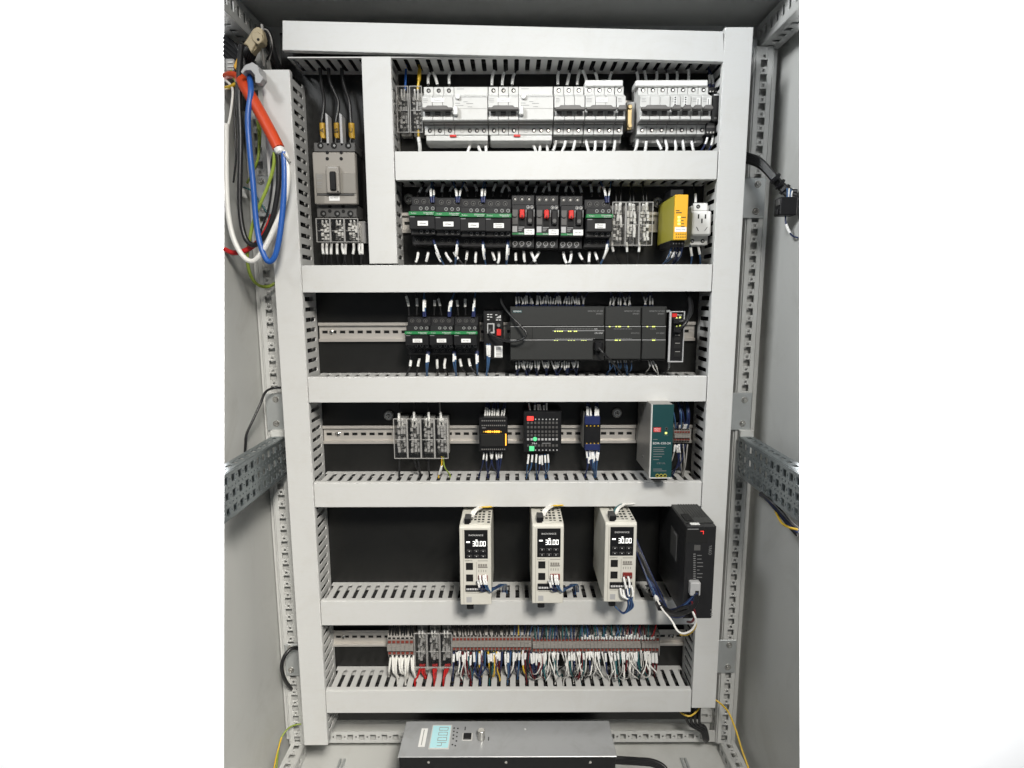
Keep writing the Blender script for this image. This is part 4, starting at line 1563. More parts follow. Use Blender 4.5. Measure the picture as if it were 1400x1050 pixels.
def seg7(mb, ch, x, z, w_, h, y, th, flat=None):
    def bar(a, b, c, d):
        if flat:
            flat(a, b, c, d)
        else:
            mb.box(a, b, y - .0004, y, c, d)
    m = h / 2
    for s in SEG[ch]:
        if s == 'a':
            bar(x + th * .5, x + w_ - th * .5, z + h - th, z + h)
        if s == 'g':
            bar(x + th * .5, x + w_ - th * .5, z + m - th / 2, z + m + th / 2)
        if s == 'd':
            bar(x + th * .5, x + w_ - th * .5, z, z + th)
        if s == 'b':
            bar(x + w_ - th, x + w_, z + m + th * .2, z + h - th * .3)
        if s == 'c':
            bar(x + w_ - th, x + w_, z + th * .3, z + m - th * .2)
        if s == 'f':
            bar(x, x + th, z + m + th * .2, z + h - th * .3)
        if s == 'e':
            bar(x, x + th, z + th * .3, z + m - th * .2)


def make_drive(label):
    """local box: width .0535, height .150, front at y=-.140, origin bottom centre on the plate"""
    t = thing('servo_drive', label, 'servo drive', (0, 0, 0), 'cream servo drives')
    W, Hh, yf = .0535, .1400, -.140
    x0, x1 = -W / 2, W / 2
    MB().prism([(-.010, 0), (yf, 0), (yf, Hh), (yf + .004, Hh + .003), (-.010, Hh + .003)], 'x', x0, x1).build('housing', 'cream', t, bev=.0016, seg=2)
    MB().box(x0 - .0003, x0 + .0004, yf + .010, yf + .0106, .004, Hh - .002).build('side_seam', 'taupe', t)
    MB().box(x0 + .0058, x0 + .0064, yf - .0003, yf + .001, .003, Hh - .004).build('front_seam', 'taupe', t)
    # vents in the roof of the housing
    mb = MB()
    zt = Hh + .003
    for r_ in range(5):
        for c in range(5):
            if r_ == 0 and c < 2:
                continue
            xx, yy = -.008 + .0068 * c, yf + .016 + .012 * r_
            if c == 4:
                xx += .003
            mb.box(xx - .0022, xx + .0022, yy - .0032, yy + .0032, zt - .001, zt + .0002)
    mb.build('vent_slot', 'hole', t)
    MB().box(-.010, .016, yf + .0045, yf + .0105, zt - .001, zt + .0025).build('roof_rib', 'cream', t, bev=.0006)
    MB().box(-.0185, -.0075, yf + .006, yf + .030, zt, zt + .010).build('power_plug', 'blk', t, bev=.0008)
    # key panel
    pz0, pz1 = Hh * .605, Hh * .972
    P = MB().box(x0 + .0085, x1 - .0055, yf - .0008, yf - .0001, pz0, pz1).build('key_panel', 'blk', t, bev=.0003)
    text('INOVANCE', P, 'inkw', .0015, pz0 + (pz1 - pz0) * .82, yf - .0011, .0030, .0245)
    mb = MB()
    dz, dh = pz0 + (pz1 - pz0) * .44, .0088
    for k, ch in enumerate('3000'):
        seg7(mb, ch, -.0046 + .0054 * k + (.0018 if k > 1 else 0), dz, .0043, dh, yf - .0009, .0009)
    mb.box(.0063, .0073, yf - .0013, yf - .0009, dz - .0002, dz + .0010)
    mb.build('display_digits', 'digit', P)
    mb = MB()
    mb.box(-.0150, -.0090, yf - .0013, yf - .0009, dz + .0062, dz + .0085)
    mb.box(.0005, .0040, yf - .0013, yf - .0009, dz + .0102, dz + .0115)
    mb.build('display_sign', 'digit', P)
    for k, xk in enumerate((-.0100, .0020, .0135)):
        for zk in (.27, .09):
            zc_ = pz0 + (pz1 - pz0) * zk
            kb = MB().box(xk - .0042, xk + .0042, yf - .0016, yf - .0009, zc_ - .0022, zc_ + .0022).build('key', 'slate', t, bev=.0004)
            MB().box(xk - .0036, xk + .0036, yf - .00185, yf - .0016, zc_ - .0016, zc_ + .0016).build('key_face', 'blk', kb)
            MB().box(xk - .0009, xk + .0009, yf - .0020, yf - .00186, zc_ - .0006, zc_ + .0006).build('key_mark', 'inkw', kb)
    text('SV660PS1R6I', t, 'ink', x0 + .015, Hh * .578, yf - .0003, .0020, .013)
    MB().box(.004, .021, yf - .0003, yf - .0001, Hh * .572, Hh * .580).build('print', 'taupe', t)
    for zk in (.505, .355):
        pr = MB().box(x0 + .0105, x0 + .0225, yf - .0006, yf - .0001, Hh * (zk - .045), Hh * (zk + .045)).build('port', 'blk', t)
        MB().box(x0 + .0120, x0 + .0210, yf - .0010, yf - .0006, Hh * (zk - .038), Hh * (zk + .030)).build('port_opening', 'hole', pr)
    MB().box(.0012, .0018, yf - .0003, yf - .0001, Hh * .30, Hh * .56).build('panel_line', 'taupe', t)
    mb = MB()
    for k in range(4):
        mb.box(.0045 + .0040 * k, .0075 + .0040 * k, yf - .0006, yf - .0001, Hh * .505, Hh * .535)
        mb.box(.0050 + .0040 * k, .0060 + .0040 * k, yf - .0004, yf - .0001, Hh * .43, Hh * .46)
    mb.box(.004, .0205, yf - .0005, yf - .0001, Hh * .485, Hh * .500)
    mb.build('jumper_pins', 'taupe2', t)
    rt = MB().box(.0045, .0205, yf - .0025, yf - .0001, Hh * .315, Hh * .39).build('red_terminal', 'dred', t, bev=.0004)
    for k in range(3):
        MB().cyl((.0075 + .0050 * k, yf - .0025, Hh * .345), 'y', .0015, -.0006, 8).build('terminal_screw', 'bolt', rt)
    ts = MB().box(x0 + .0095, x1 - .006, yf - .0025, yf - .0001, Hh * .185, Hh * .265).build('terminal_row', 'blk', t, bev=.0004)
    mb = MB()
    for k in range(12):
        xx = x0 + .0120 + .00285 * k
        mb.box(xx - .0009, xx + .0009, yf - .0029, yf - .0025, Hh * .205, Hh * .228)
    mb.build('terminal_contact', 'inkw', ts)
    MB().box(x0 + .0105, x0 + .0195, yf - .0004, yf - .0001, Hh * .035, Hh * .105).build('grey_label', 'greyclip', t)
    MB().box(x0 + .0105, x0 + .034, yf - .0003, yf - .0001, Hh * .155, Hh * .160).build('print', 'taupe', t)
    MB().box(x0 + .010, x0 + .022, yf + .006, yf + .035, -.012, -.0002).build('motor_plug', 'blk', t, bev=.0012)
    return t


def front_loc(px, py, y):
    p = at(px, py, y)
    return (p.x, 0, p.z)


d1 = make_drive('cream servo drive leftmost of three, with a yellow wire at its top')
d1l = front_loc(650.8, 827, -.140)
d1.location = d1l
for o in [d1] + [q for q in bpy.data.objects if q.parent == d1]:
    ORG[o.name] = Vector(d1l)
d2 = copy_thing(d1, front_loc(748.6, 825, -.140), 'cream servo drive in the middle of three')
d3 = copy_thing(d1, front_loc(846.6, 823, -.140), 'cream servo drive rightmost of three, with white and blue wires at its foot')

# black drive at the right
t = thing('motor_drive', 'large black drive overlapping the right-hand upright duct', 'motor drive', base_of(936, 719, 977, 846, -.172))
yk = -.172
x0, x1, z0, z1 = rect(936, 719, 976.5, 846, yk)
MB().box(x0, x1, yk, -.008, z0, z1).build('housing', 'char', t, bev=.0016)
MB().box(x0 + .0006, x1 - .0006, yk + .012, -.012, z1 - .0005, z1 + .0015).build('roof', 'plc', t, bev=.0006)
mb = MB()
for k in range(8):
    xx = x0 + .012 + k * .0046
    mb.box(xx, xx + .0018, yk + .035, -.03, z1 + .0012, z1 + .0022)
mb.build('roof_fin', 'plc', t)
MB().box(x0 + .003, x0 + .016, yk + .016, yk + .045, z1 + .0014, z1 + .0032).build('roof_connector', 'hole', t)
MB().box(x0 + .008, x0 + .023, yk + .004, yk + .012, z1 + .0001, z1 + .0006).build('paper_label', 'paper', t)
psheet('display_window', 'hole', t, 938, 722.5, 967.5, 742.5, yk)
mb = MB()
a, b, c, d = rect(957.5, 726, 962, 730.5, yk - .0006)
mb.box(a, b, yk - .0008, yk - .0006, d - .0008, d)
mb.box(b - .0008, b, yk - .0008, yk - .0006, c, d)
mb.build('display_digits', 'rled', t)
psheet('print', 'inkd', t, 940, 722.8, 955, 724, yk - .0005)
psheet('grey_label', 'slate', t, 949, 745, 957.5, 752.5, yk)
ptext('YAKO', t, 'inkd', 971, 752, yk - .0003, 4.0, 14, -math.pi / 2)
mb = MB()
for k in range(14):
    a, b, c, d = rect(948, 757 + 3 * k, 951, 758.2 + 3 * k, yk - .0003)
    mb.box(a, b, yk - .0004, yk - .0001, c, d)
for k in range(7):
    a, b, c, d = rect(953, 759 + 5 * k, 953 + random.uniform(3, 9), 759.8 + 5 * k, yk - .0003)
    mb.box(a, b, yk - .0004, yk - .0001, c, d)
for q in (833, 838, 840.5):
    a, b, c, d = rect(971.5, q, 974, q + 1.4, yk - .0003)
    mb.box(a, b, yk - .0004, yk - .0001, c, d)
mb.build('print', 'inkd', t)
pbox('plug_housing', 'greyclip', t, 944, 797, 958, 815, yk - .012, yk - .0001, .0012)
pbox('plug_opening', 'hole', t, 950.5, 808, 955.5, 815.2, yk - .0125, yk - .006)
MB().box(x0 - .0004, x0 - .0001, -.125, -.085, z1 - .085, z1 - .035).build('side_label', 'slate', t)
mb = MB()
mb.box(x0 - .0010, x0 - .0005, -.124, -.122, z1 - .084, z1 - .036)
mb.box(x0 - .0010, x0 - .0005, -.120, -.105, z1 - .040, z1 - .037)
mb.build('print', 'inkd', t)

# ------------------------------------------------------------------ grey controller box on the cabinet floor
zb = at(700, 1034.5, -.155).z
a, b = at(543.5, 1034.5, -.155), at(843.5, 1034.5, -.155)
yback = -.068
t = thing('fan_filter_controller', 'grey sheet-metal controller box with lit display lying on the cabinet floor', 'controller box', ((a.x + b.x) / 2, -.11, ZF))
MB().box(a.x, b.x, -.155, yback, zb - .0022, zb).build('lid', 'boxtop', t, bev=.0008)
MB().box(a.x + .002, b.x - .002, -.1535, yback - .002, ZF + .0005, zb - .0023).build('body', 'blk', t, bev=.0006)


def top(px, py, dz=.0002):
    """point on the lid"""
    d = CM @ Vector(((px - 700) / FPX, (525 - py) / FPX, -1.0))
    k = (zb + dz - CAM.z) / d.z
    return CAM + d * k


def lidbox(name, m, px0, py0, px1, py1, h=.0006, bev=0, par=None):
    c0 = top((px0 + px1) / 2, py1)
    c1 = top((px0 + px1) / 2, py0)
    xa, xb = top(px0, (py0 + py1) / 2).x, top(px1, (py0 + py1) / 2).x
    return MB().box(xa, xb, c0.y, c1.y, zb + .0001, zb + h).build(name, m, par or t, bev), (xa, xb, c0.y, c1.y)


lidbox('paper_label', 'paper', 574, 996, 583, 1021)
_, r_ = lidbox('label_print', 'inkg', 577.5, 998, 578.6, 1019, .0008)
bez, _ = lidbox('screen_bezel', 'mcb', 588.5, 991.5, 616, 1024.5, .0012, .0003)
scr, r_ = lidbox('screen', 'lcd', 590, 993, 614.5, 1023, .0016, 0)
mb = MB()
xa, xb, ya, yb_ = r_
dig = '4000'
cw = (yb_ - ya) / 5.0
for k, ch in enumerate(dig):
    # digits read from the front towards the back, standing on the right-hand side
    v0 = ya + cw * (.35 + 1.12 * k + (.0 if k < 2 else .12))

    def fl(a_, b_, c_, d_):
        mb.box(xb - .004 - d_, xb - .004 - c_, v0 + a_, v0 + b_, zb + .0016, zb + .0019)
    seg7(mb, ch, 0, 0, cw * .78, (xb - xa) * .52, 0, .0011, fl)
mb.box(xb - .0055, xb - .004, ya + cw * 2.5, ya + cw * 2.62, zb + .0016, zb + .0019)
mb.build('display_digits', 'inkg', scr)
lidbox('switch_bezel', 'mcb', 632, 1002.5, 646, 1012.8, .0012, .0003)
lidbox('switch', 'blk', 633.5, 1003.5, 644.5, 1011.8, .0030, .0006)
mb = MB()
for (q, r_) in ((621, 995.5), (626, 996), (620.5, 1000), (625, 1001.5), (620, 1005), (624.5, 1007), (619.5, 1010), (624, 1013), (618.5, 1018), (622.5, 1019.5)):
    c0 = top(q, r_)
    mb.box(c0.x - .0014, c0.x + .0014, c0.y - .0016, c0.y + .0016, zb + .0001, zb + .0004)
for (q, r_) in ((636, 996), (668, 1010)):
    c0 = top(q, r_)
    mb.box(c0.x - .0010, c0.x + .0010, c0.y - .0045, c0.y + .0045, zb + .0001, zb + .0004)
mb.build('print', 'ink', t)
c0 = top(658, 1010)
kn = MB().cyl((c0.x, c0.y, zb + .0001), 'z', .0076, .018, 22, .0066).build('knob', 'bolt', t, bev=.0008, smooth=True)
mb = MB()
for q in (586, 692, 807):
    p = at(q, 1042, -.154)
    mb.cyl((p.x, -.1535, p.z), 'y', .0024, -.0012, 10)
mb.build('case_screw', 'bolt', t)
c0 = top(718, 997)
MB().cyl((c0.x, c0.y, zb + .0001), 'z', .0016, .0008, 8).build('lid_rivet', 'inkw', t)

# ------------------------------------------------------------------ wires


def up(px, py, yd, k, col, label, group, sl=None, r=.0013, lean=0.0, sr=1.6, ferr=None, depth=None, bow=0.0):
    """from a device at (px,py,yd) up into the slots of the duct above (row k)"""
    a = at(px, py, yd)
    zt = H[k][0]
    yt = depth if depth is not None else random.uniform(-.034, -.022)
    xs = slot_x(a.x + lean)
    b = Vector((a.x + lean * .35 + (xs - a.x) * .22 + jit(.0010), yd + (yt - yd) * .35 - .002 - bow, a.z + (zt - a.z) * .58))
    c = Vector((xs + jit(.0014), yt, zt + .003))
    if sl:
        e = random.uniform(-.15, .15)
        sl = (max(0, sl[0] + jit(.0012)), sl[1] * (1 + e))
    d = Vector((c.x, yt, zt + .014))
    return wire([a, b, c, d], r, col, label, group, sleeve=sl, sr=sr, ferrule=ferr)


def down(px, py, yd, k, col, label, group, sl=None, r=.0013, lean=0.0, sr=1.6, ferr=None, depth=None, bow=.004, rnd=.0014):
    """from a device down into the slots of the duct below (row k)"""
    a = at(px, py, yd)
    zt = H[k][1]
    yt = depth if depth is not None else random.uniform(-.044, -.022)
    xs = slot_x(a.x + lean)
    b = Vector((a.x + lean * .3 + (xs - a.x) * .2 + jit(.0014), yd - bow + (yt - yd) * .2, a.z + (zt - a.z) * random.uniform(.45, .62)))
    c = Vector((xs + jit(rnd), yt, zt - .002))
    if sl:
        e = random.uniform(-.18, .18)
        sl = (max(0, sl[0] + jit(.002)), sl[1] * (1 + e))
    d = Vector((c.x, yt, zt - .014))
    return wire([a, b, c, d], r, col, label, group, sleeve=sl, sr=sr, ferrule=ferr)


# row 1
for q in (585.5, 598.5, 614.5, 672.5, 686.5, 700, 763, 775, 789, 803, 817, 831, 872, 884, 896, 911, 924.5, 940):
    up(q, 117.5, -.030, 1, 'black', 'white-sleeved black wire rising from the white breakers', 'wires above the breakers', (.002, .023), .0016, jit(.004), 1.55)
for q in (970.5, 975.5):
    up(q, 119, -.034, 1, 'navy', 'sleeved navy wire on top of the small black power unit', 'wires of the small black power unit', (.005, .020), .0012, -.003, 1.7, (.0, .005))
for q in (643, 653, 664, 728.5, 738, 747.5, 760.5, 774, 786.5, 801, 814, 827, 841, 872, 884, 898, 909.5, 922.5, 933, 945):
    lo = q < 750
    down(q, 197 if lo else 191.5, -.034, 2, 'black', 'white-sleeved black wire leaving the feet of the white breakers', 'wires below the breakers', (.001, .022), .0016, jit(.006), 1.55)
for q in (968, 975):
    down(q, 184, -.046, 2, 'navy', 'sleeved navy wire below the small black power unit', 'wires of the small black power unit', (.004, .020), .0012, -.010, 1.7)
px_wire([(555, 84, -.020), (555, 95, -.025), (554.5, 108, -.032), (554, 124, -.036)], .0019, 'bright', 'single blue wire dropping into the clear holder beside the short upright duct', None)
px_wire([(571.5, 82, -.018), (573.5, 92, -.026), (573, 105, -.033), (571, 124, -.036)], .0022, 'yellow', 'single yellow wire with yellow lug dropping into the clear holder', None, sleeve=(.022, .042), smat=WC['yellow'])
px_wire([(572, 178, -.040), (572.5, 190, -.042), (574, 200, -.040), (574, 210, -.034)], .0018, 'yellow', 'yellow wire with white sleeve below the clear holder', None, sleeve=(.012, .034), sr=1.7)
# main breaker
for k, (a, b) in enumerate(((440, 443), (459.5, 455), (479.5, 473))):
    px_wire([(a - 1, 198, -.026), (a, 180, -.022), (a, 165, -.022), (a + (3 if k < 2 else -2), 140, -.020), (b - 4, 112, -.026), (b - 6, 88, -.030)], .0030, 'black', 'thick black feeder cable above the moulded case breaker', 'feeder cables of the main breaker')
for q in (441, 447, 453.5, 461, 468.5, 473, 483, 491.5, 495):
    p = at(q, 332, -.034)
    px_wire([(q, 331, -.034), (q + jit(1), 340, -.036), (q + jit(2) + 1, 352, -.034), (q + jit(3), 366, -.030)], .0014, 'black', 'white-sleeved wire under the clear terminals of the case breaker', 'wires under the main breaker', sleeve=(.003, .021), sr=1.75)

# row 2 above
for c0, cols in ((570.5, 'kkb'), (605, 'kkb'), (639.5, 'kkb'), (674, 'kkk'), (708, 'kkk'), (741, 'kkk'), (774.5, 'kkk'), (809.5, 'kkb')):
    for k, ch in enumerate(cols):
        q = c0 + 10.7 * k
        if ch == 'k':
            up(q, 269, -.036, 2, 'black', 'white-sleeved black wire above the upper contactors and motor breakers', 'wires above the upper contactors', (.008, .022), .0015, jit(.006), 1.5)
        else:
            up(q - 1.5, 277, -.056, 2, 'blue', 'blue wire with white sleeve above an upper contactor', 'blue wires above the upper contactors', (.010, .026), .0014, -.002, 1.6, (0, .010), -.045)
            up(q + .8, 277, -.0555, 2, 'blue', 'blue wire with white sleeve above an upper contactor', 'blue wires above the upper contactors', (.012, .024), .0011, .003, 1.5, (0, .009), -.040)
for q in (842.5, 847.5, 861.5, 866.5, 880, 884.5):
    up(q, 288, -.040, 2, 'black', 'white-sleeved wire entering the clear terminals beside the yellow relay', 'wires above the clear terminals', (0, .012), .0016, .0, 1.6)
up(951, 278, -.042, 2, 'black', 'single sleeved wire above the white socket', None, (.001, .016), .0015, 0, 1.5)
# row 2 below
for q, ln in ((572, .0), (586, .0), (597.5, -.004), (609.5, -.004), (621.5, -.005), (639, 0), (651, 0), (674, -.004), (682, .0), (705, 0), (716, 0), (727, -.004), (736, .005), (770, 0), (781, 0), (792, -.004), (805, .003), (814, -.003)):
    down(q + ln * 400, 343, -.034, 3, 'black', 'white-sleeved black wire below the upper contactors and motor breakers', 'wires below the upper contactors', (.002, .020), .0015, -ln * 3, 1.6)
for q, ln in ((592.5, .016), (625.5, .0), (660, .0), (694, -.002), (831, -.008)):
    down(q, 328, -.056, 3, 'blue', 'blue wire with white sleeve below an upper contactor', 'blue wires below the upper contactors', (.010, .032), .0012, ln, 1.65, (0, .007), -.038, .008)
    down(q + 1.2, 329, -.055, 3, 'blue', 'blue wire with white sleeve below an upper contactor', 'blue wires below the upper contactors', (.013, .024), .0010, ln * .7, 1.5, None, -.035, .006)
for q, e in ((837, 846), (857, 858.5), (874, 870.5)):
    px_wire([(q - .5, 330, -.044), (q, 338, -.046), (q + (e - q) * .4, 350, -.042), (e, 364, -.034)], .0012, 'black', 'black wire with white lug beside the yellow relay', 'wires below the clear terminals', sleeve=(.002, .018), sr=1.9)
for i in range(9):
    q = 918 + i * 1.9
    down(q, 337, yr + .030, 3, 'navy' if i % 3 else 'blue', '{c} wire hanging from the yellow safety relay', 'wires below the safety relay', (.008, .022) if i % 2 else None, .0011, jit(.008) - .002, 1.6, None, -.040 + jit(.01))
for q in (943.5, 954.5):
    down(q, 336, -.036, 3, 'blue', 'blue wire with white sleeve below the white socket', 'wires below the white socket', (.002, .018), .0015, .002, 1.6)

# row 3 above
for c0 in (559.5, 593.5, 626.5):
    for k in range(3):
        q = c0 + 10.2 * k
        if k < 2:
            up(q, 431, -.036, 3, 'black', 'white-sleeved black wire above the lower contactors', 'wires above the lower contactors', (.016, .030), .0015, jit(.006), 1.6)
        else:
            for e in (-.6, 1.6):
                up(q + e, 433, -.056, 3, 'blue', 'blue wire with white sleeve above a lower contactor', 'blue wires above the lower contactors', (.009, .026) if e < 0 else (.016, .03), .0012, .002, 1.6, (0, .009), -.045)
for i in range(34):
    q = 704.5 + i * 2.83 + (1.2 if i % 4 == 0 else 0)
    up(q, 419.5, -.046, 3, 'navy', 'thin navy wire with grey marker sleeve above the wide controller', 'wires above the wide controller', (.005, .018), .0009, jit(.006), 1.55, None, -.045 + jit(.006))
for q in (833, 836, 839, 845, 848, 852, 856, 859, 862, 880, 884, 888.5, 892):
    up(q, 420, -.046, 3, 'navy', 'thin navy wire with grey marker sleeve above the two extension units', 'wires above the extension units', (.004, .018), .0009, jit(.008), 1.55, None, -.045 + jit(.006))
px_wire([(683, 398, -.050), (686, 414, -.062), (696, 429, -.080), (711, 445, -.088), (719.5, 456, -.092), (714, 464, -.092), (699, 467, -.088), (684, 464, -.074), (670, 457, -.060), (670, 450, -.055)], .0021, 'black',
        'black network cable looping in front of the wide controller', None, cat='cable', name='network_cable')
px_wire([(937, 396, -.045), (942, 408, -.060), (943.5, 422, -.080), (940, 436, -.094), (934, 446, -.098), (926, 451, -.090)], .0030, 'black', 'black network cable plugged into the switch from above', 'switch cables', cat='cable', name='network_cable')
px_wire([(939, 396, -.040), (945, 412, -.055), (945.5, 426, -.075), (939, 437, -.094), (932, 439.5, -.098), (926, 439, -.090)], .0028, 'black', 'black network cable plugged into the upper port of the switch', 'switch cables', cat='cable', name='network_cable')
for q in (925.5,):
    for yy in (439, 451):
        tpl = at(q, yy, -.09)
        o = MB().box(tpl.x - .005, tpl.x + .0055, -.096, -.084, tpl.z - .0042, tpl.z + .0042).build('network_plug', 'blk', None, .0008, origin=(tpl.x, -.09, tpl.z))
        tag(o, 'black network plug in the %s of the two used switch ports' % ('upper' if yy < 445 else 'lower'), 'plug', 'plugs in the switch')
# row 3 below
for c0 in (562, 597.5, 628.5):
    for k in range(3):
        q = c0 + (0, 12, 23)[k]
        if k < 2:
            down(q, 488, -.034, 4, 'black', 'white-sleeved black wire below the lower contactors', 'wires below the lower contactors', (.005, .020), .0015, jit(.008), 1.65, None, None, .006)
        else:
            for e in (-.4, 1.4):
                down(q + e, 480, -.056, 4, 'blue', 'blue wire with white sleeve below a lower contactor', 'blue wires below the lower contactors', (.004, .022) if e < 0 else (.008, .018), .0013, -.0, 1.55, (0, .005), -.042, .006)
for q in (666, 669.5):
    down(q, 470, -.056, 4, 'blue', 'blue wire with white sleeve hanging from the router module', 'wires below the router module', (.001, .020), .0016, -.002, 1.5, None, -.042, .003)
for i in range(27):
    q = 706 + i * 3.15 + (2.5 if i > 15 else 0)
    down(q, 492.5, -.052, 4, 'navy', 'thin dark wire with grey marker sleeve below the wide controller', 'wires below the wide controller', (.002, .016), .0010, jit(.006), 1.5, None, None, .004)
for q in (833, 838, 841, 844, 848, 853, 856, 863, 886, 889, 892, 915):
    down(q, 492, -.050, 4, 'blue' if q < 870 else 'white', 'thin wire below the extension units and the switch', 'wires below the extension units', (.0, .005) if q < 870 else (.002, .014), .0009, jit(.012), 1.5, None, None, .006)
px_wire([(819, 476, -.086), (826, 484, -.090), (836, 494, -.080), (845, 504, -.062), (850, 514, -.046), (851, 524, -.040)], .0019, 'black', 'black network cable leaving the wide controller at its lower right', None, cat='cable', name='network_cable')

# row 4 above
for q in (545, 566, 586.5, 603.5):
    up(q, 577, -.040, 4, 'black' if q < 600 else 'grey', 'sleeved wire entering a clear block of the module row', 'wires above the clear terminals of the module row', (0, .018), .0015, jit(.005), 1.6)
for i in range(9):
    up(662.5 + i * 3.2, 572, -.044, 4, 'navy', 'navy wire with white sleeve above the amber relay module', 'wires above the amber relay module', (.002, .018), .0011, .004 + jit(.003), 1.5)
for q in (725, 731, 736, 739.5, 744, 747.5):
    up(q, 564, -.046, 4, 'navy', 'navy wire with white sleeve above the lamp terminal board', 'wires above the lamp terminal board', (.001, .015), .0011, jit(.006), 1.5)
for q in (802.5, 808, 813.5, 818, 804, 815):
    up(q, 570, -.050, 4, 'navy', 'navy wire with white sleeve above the narrow interface relay', 'wires above the narrow interface relay', (.002, .017), .0012, .002, 1.5)
for i, q in enumerate((924, 926, 929, 931, 934, 936, 939, 941, 937)):
    up(q, 586, -.046, 4, 'navy' if i % 3 else 'blue', 'navy wire above the small red and grey terminal strip', 'wires above the small terminal strip', (.0, .010) if i in (2, 4, 5, 8) else None, .0012, jit(.014), 1.5, None, None, .010 + jit(.006))
# row 4 below
for q, e in ((546, -.003), (566, .004), (571, .006), (586, -.004)):
    down(q, 626, -.038, 5, 'black', 'black wire below the clear terminals of the module row', 'wires below the clear terminals of the module row', None, .0017, e, 1.5)
down(604, 624, -.040, 5, 'yellow', 'yellow wire with white sleeve below the fourth clear terminal block', None, (.016, .034), .0013, .0, 1.8)
down(606, 624, -.038, 5, 'gy', 'green and yellow wire below the fourth clear terminal block', None, None, .0013, .003)
for i in range(7):
    down(662 + i * 4, 616, -.046, 5, 'navy', 'navy wire with white sleeve below the amber relay module', 'wires below the amber relay module', (.002, .016), .0011, jit(.006), 1.5)
for q, e in ((723, -.006), (728, -.003), (733.5, -.002), (738, .0), (741, .0), (745, .003), (749, .005)):
    down(q, 621, -.050, 5, 'blue' if e else 'navy', '{c} wire with white sleeve below the lamp terminal board', 'wires below the lamp terminal board', (.001, .017), .0011, e, 1.7)
for q, e in ((802, .002), (806, .004), (811, .0), (816, -.003), (804, .004), (809, .001), (813, -.001), (819, -.005)):
    down(q, 615.5, -.050, 5, 'blue' if q % 2 else 'navy', '{c} wire with white sleeve below the narrow interface relay', 'wires below the narrow interface relay', (.002, .016) if q not in (804, 813) else (.010, .024), .0012, e, 1.55)
for i, q in enumerate((923, 925, 928, 931, 934, 937, 940)):
    down(q, 607, -.046, 5, 'navy' if i % 2 else 'grey', 'dark wire with white sleeve below the small red and grey terminal strip', 'wires below the small terminal strip', (.0, .014) if i < 3 else None, .0012, jit(.012), 1.6)

# row 5: leads of the servo drives
for n, (cx, zt, nm) in enumerate(((650.8, 719, 'leftmost'), (748.6, 717, 'middle'), (846.6, 715, 'rightmost'))):
    dx = (cx - 700) * .03
    for k in range(3):
        px_wire([(cx - 8 + dx * 0 + k * 2, zt - 12, -.112), (cx - 5 + k * 2.6, zt - 20, -.108), (cx + 1 + 3 * k, zt - 24.5, -.088), (cx + 6 + 3 * k, zt - 27, -.060), (cx + 6 + 3 * k, zt - 30, -.040)], .0016, 'white' if (n < 2 or k) else 'teal',
                '{c} lead on the roof plug of the %s servo drive' % nm, 'roof leads of the %s servo drive' % nm)
    px_wire([(cx - 2, zt - 18, -.100), (cx + 6, zt - 25, -.088), (cx + 18, zt - 26, -.080), (cx + 26, zt - 27.5, -.070), (cx + 28, zt - 32, -.050)], .0014, 'yellow' if n < 2 else 'white',
            '%s earth lead behind the roof of the %s servo drive' % ('yellow' if n < 2 else 'white', nm), None)
for (cx, nm, g0) in ((650.8, 'leftmost', 0), (748.6, 'middle', 0)):
    for k, (a, b) in enumerate(((5.5, 800), (10, 802), (2, 814), (13, 797))):
        q = cx + a
        px_wire([(q, 786 + (8 if k == 2 else 0), -.1445), (q + 1, 796, -.150), (q + 6, 806 + k, -.146), (cx + 25, 803 + k, -.120), (cx + 34 + 2 * k, 799, -.075), (cx + 36 + 2 * k, 806, -.045), (cx + 36 + 2 * k, 816, -.040)], .0012, 'blue' if k % 2 else 'navy',
                '{c} lead at the foot of the %s servo drive' % nm, 'foot leads of the %s servo drive' % nm, sleeve=(.0, .016), sr=1.6)
for k, (a, b) in enumerate(((852.5, 789), (858.5, 788), (848, 804), (852, 806), (856, 800), (863, 800))):
    px_wire([(a, b, -.1445), (a + 2.5, b + 11, -.149), (858 + k * 1.2, 820, -.150), (858 + k * 1.5, 830, -.148), (853, 838 + jit(1), -.146), (846, 834, -.140), (838, 826, -.128), (834, 822, -.118)], .0012, 'blue' if k % 2 else 'navy',
            '{c} lead looping under the rightmost servo drive', 'foot leads of the rightmost servo drive', sleeve=(.0, .019), sr=1.65)
for k in range(4):
    px_wire([(848 + 2 * k, 715 + 6 * k, -.020), (867 + 2 * k, 748 + 5 * k, -.060), (878 + k, 775 + 3 * k, -.090), (888 + 2 * k, 800, -.110), (897 + 2 * k, 820, -.120), (912 + k, 833, -.140), (932, 828 + 2 * k, -.170), (950, 812 + k, -.184)], .0012, 'blue' if k == 1 else 'navy',
            '{c} signal wire sweeping over to the black drive', 'signal wires of the black drive')
for k, (m_, rr) in enumerate((('black', .0042), ('black', .0034), ('black', .0026), ('black', .0020), ('navy', .0018))):
    px_wire([(846 + 2 * k, 715 - 4 * k, -.014), (870 + 2 * k, 757, -.050), (888 + 2 * k, 797, -.085), (895 + 2 * k, 812, -.105), (903 + 2 * k, 826 + k, -.125), (915, 836 + 1.5 * k, -.150), (934, 838 + k - (8 if k == 1 else 0), -.176), (948, 829 - 2 * k, -.188), (953, 815 - k, -.190)], rr, m_,
            '{c} harness cable bending up to the black drive', 'harness of the black drive', cat='cable', name='harness_cable')
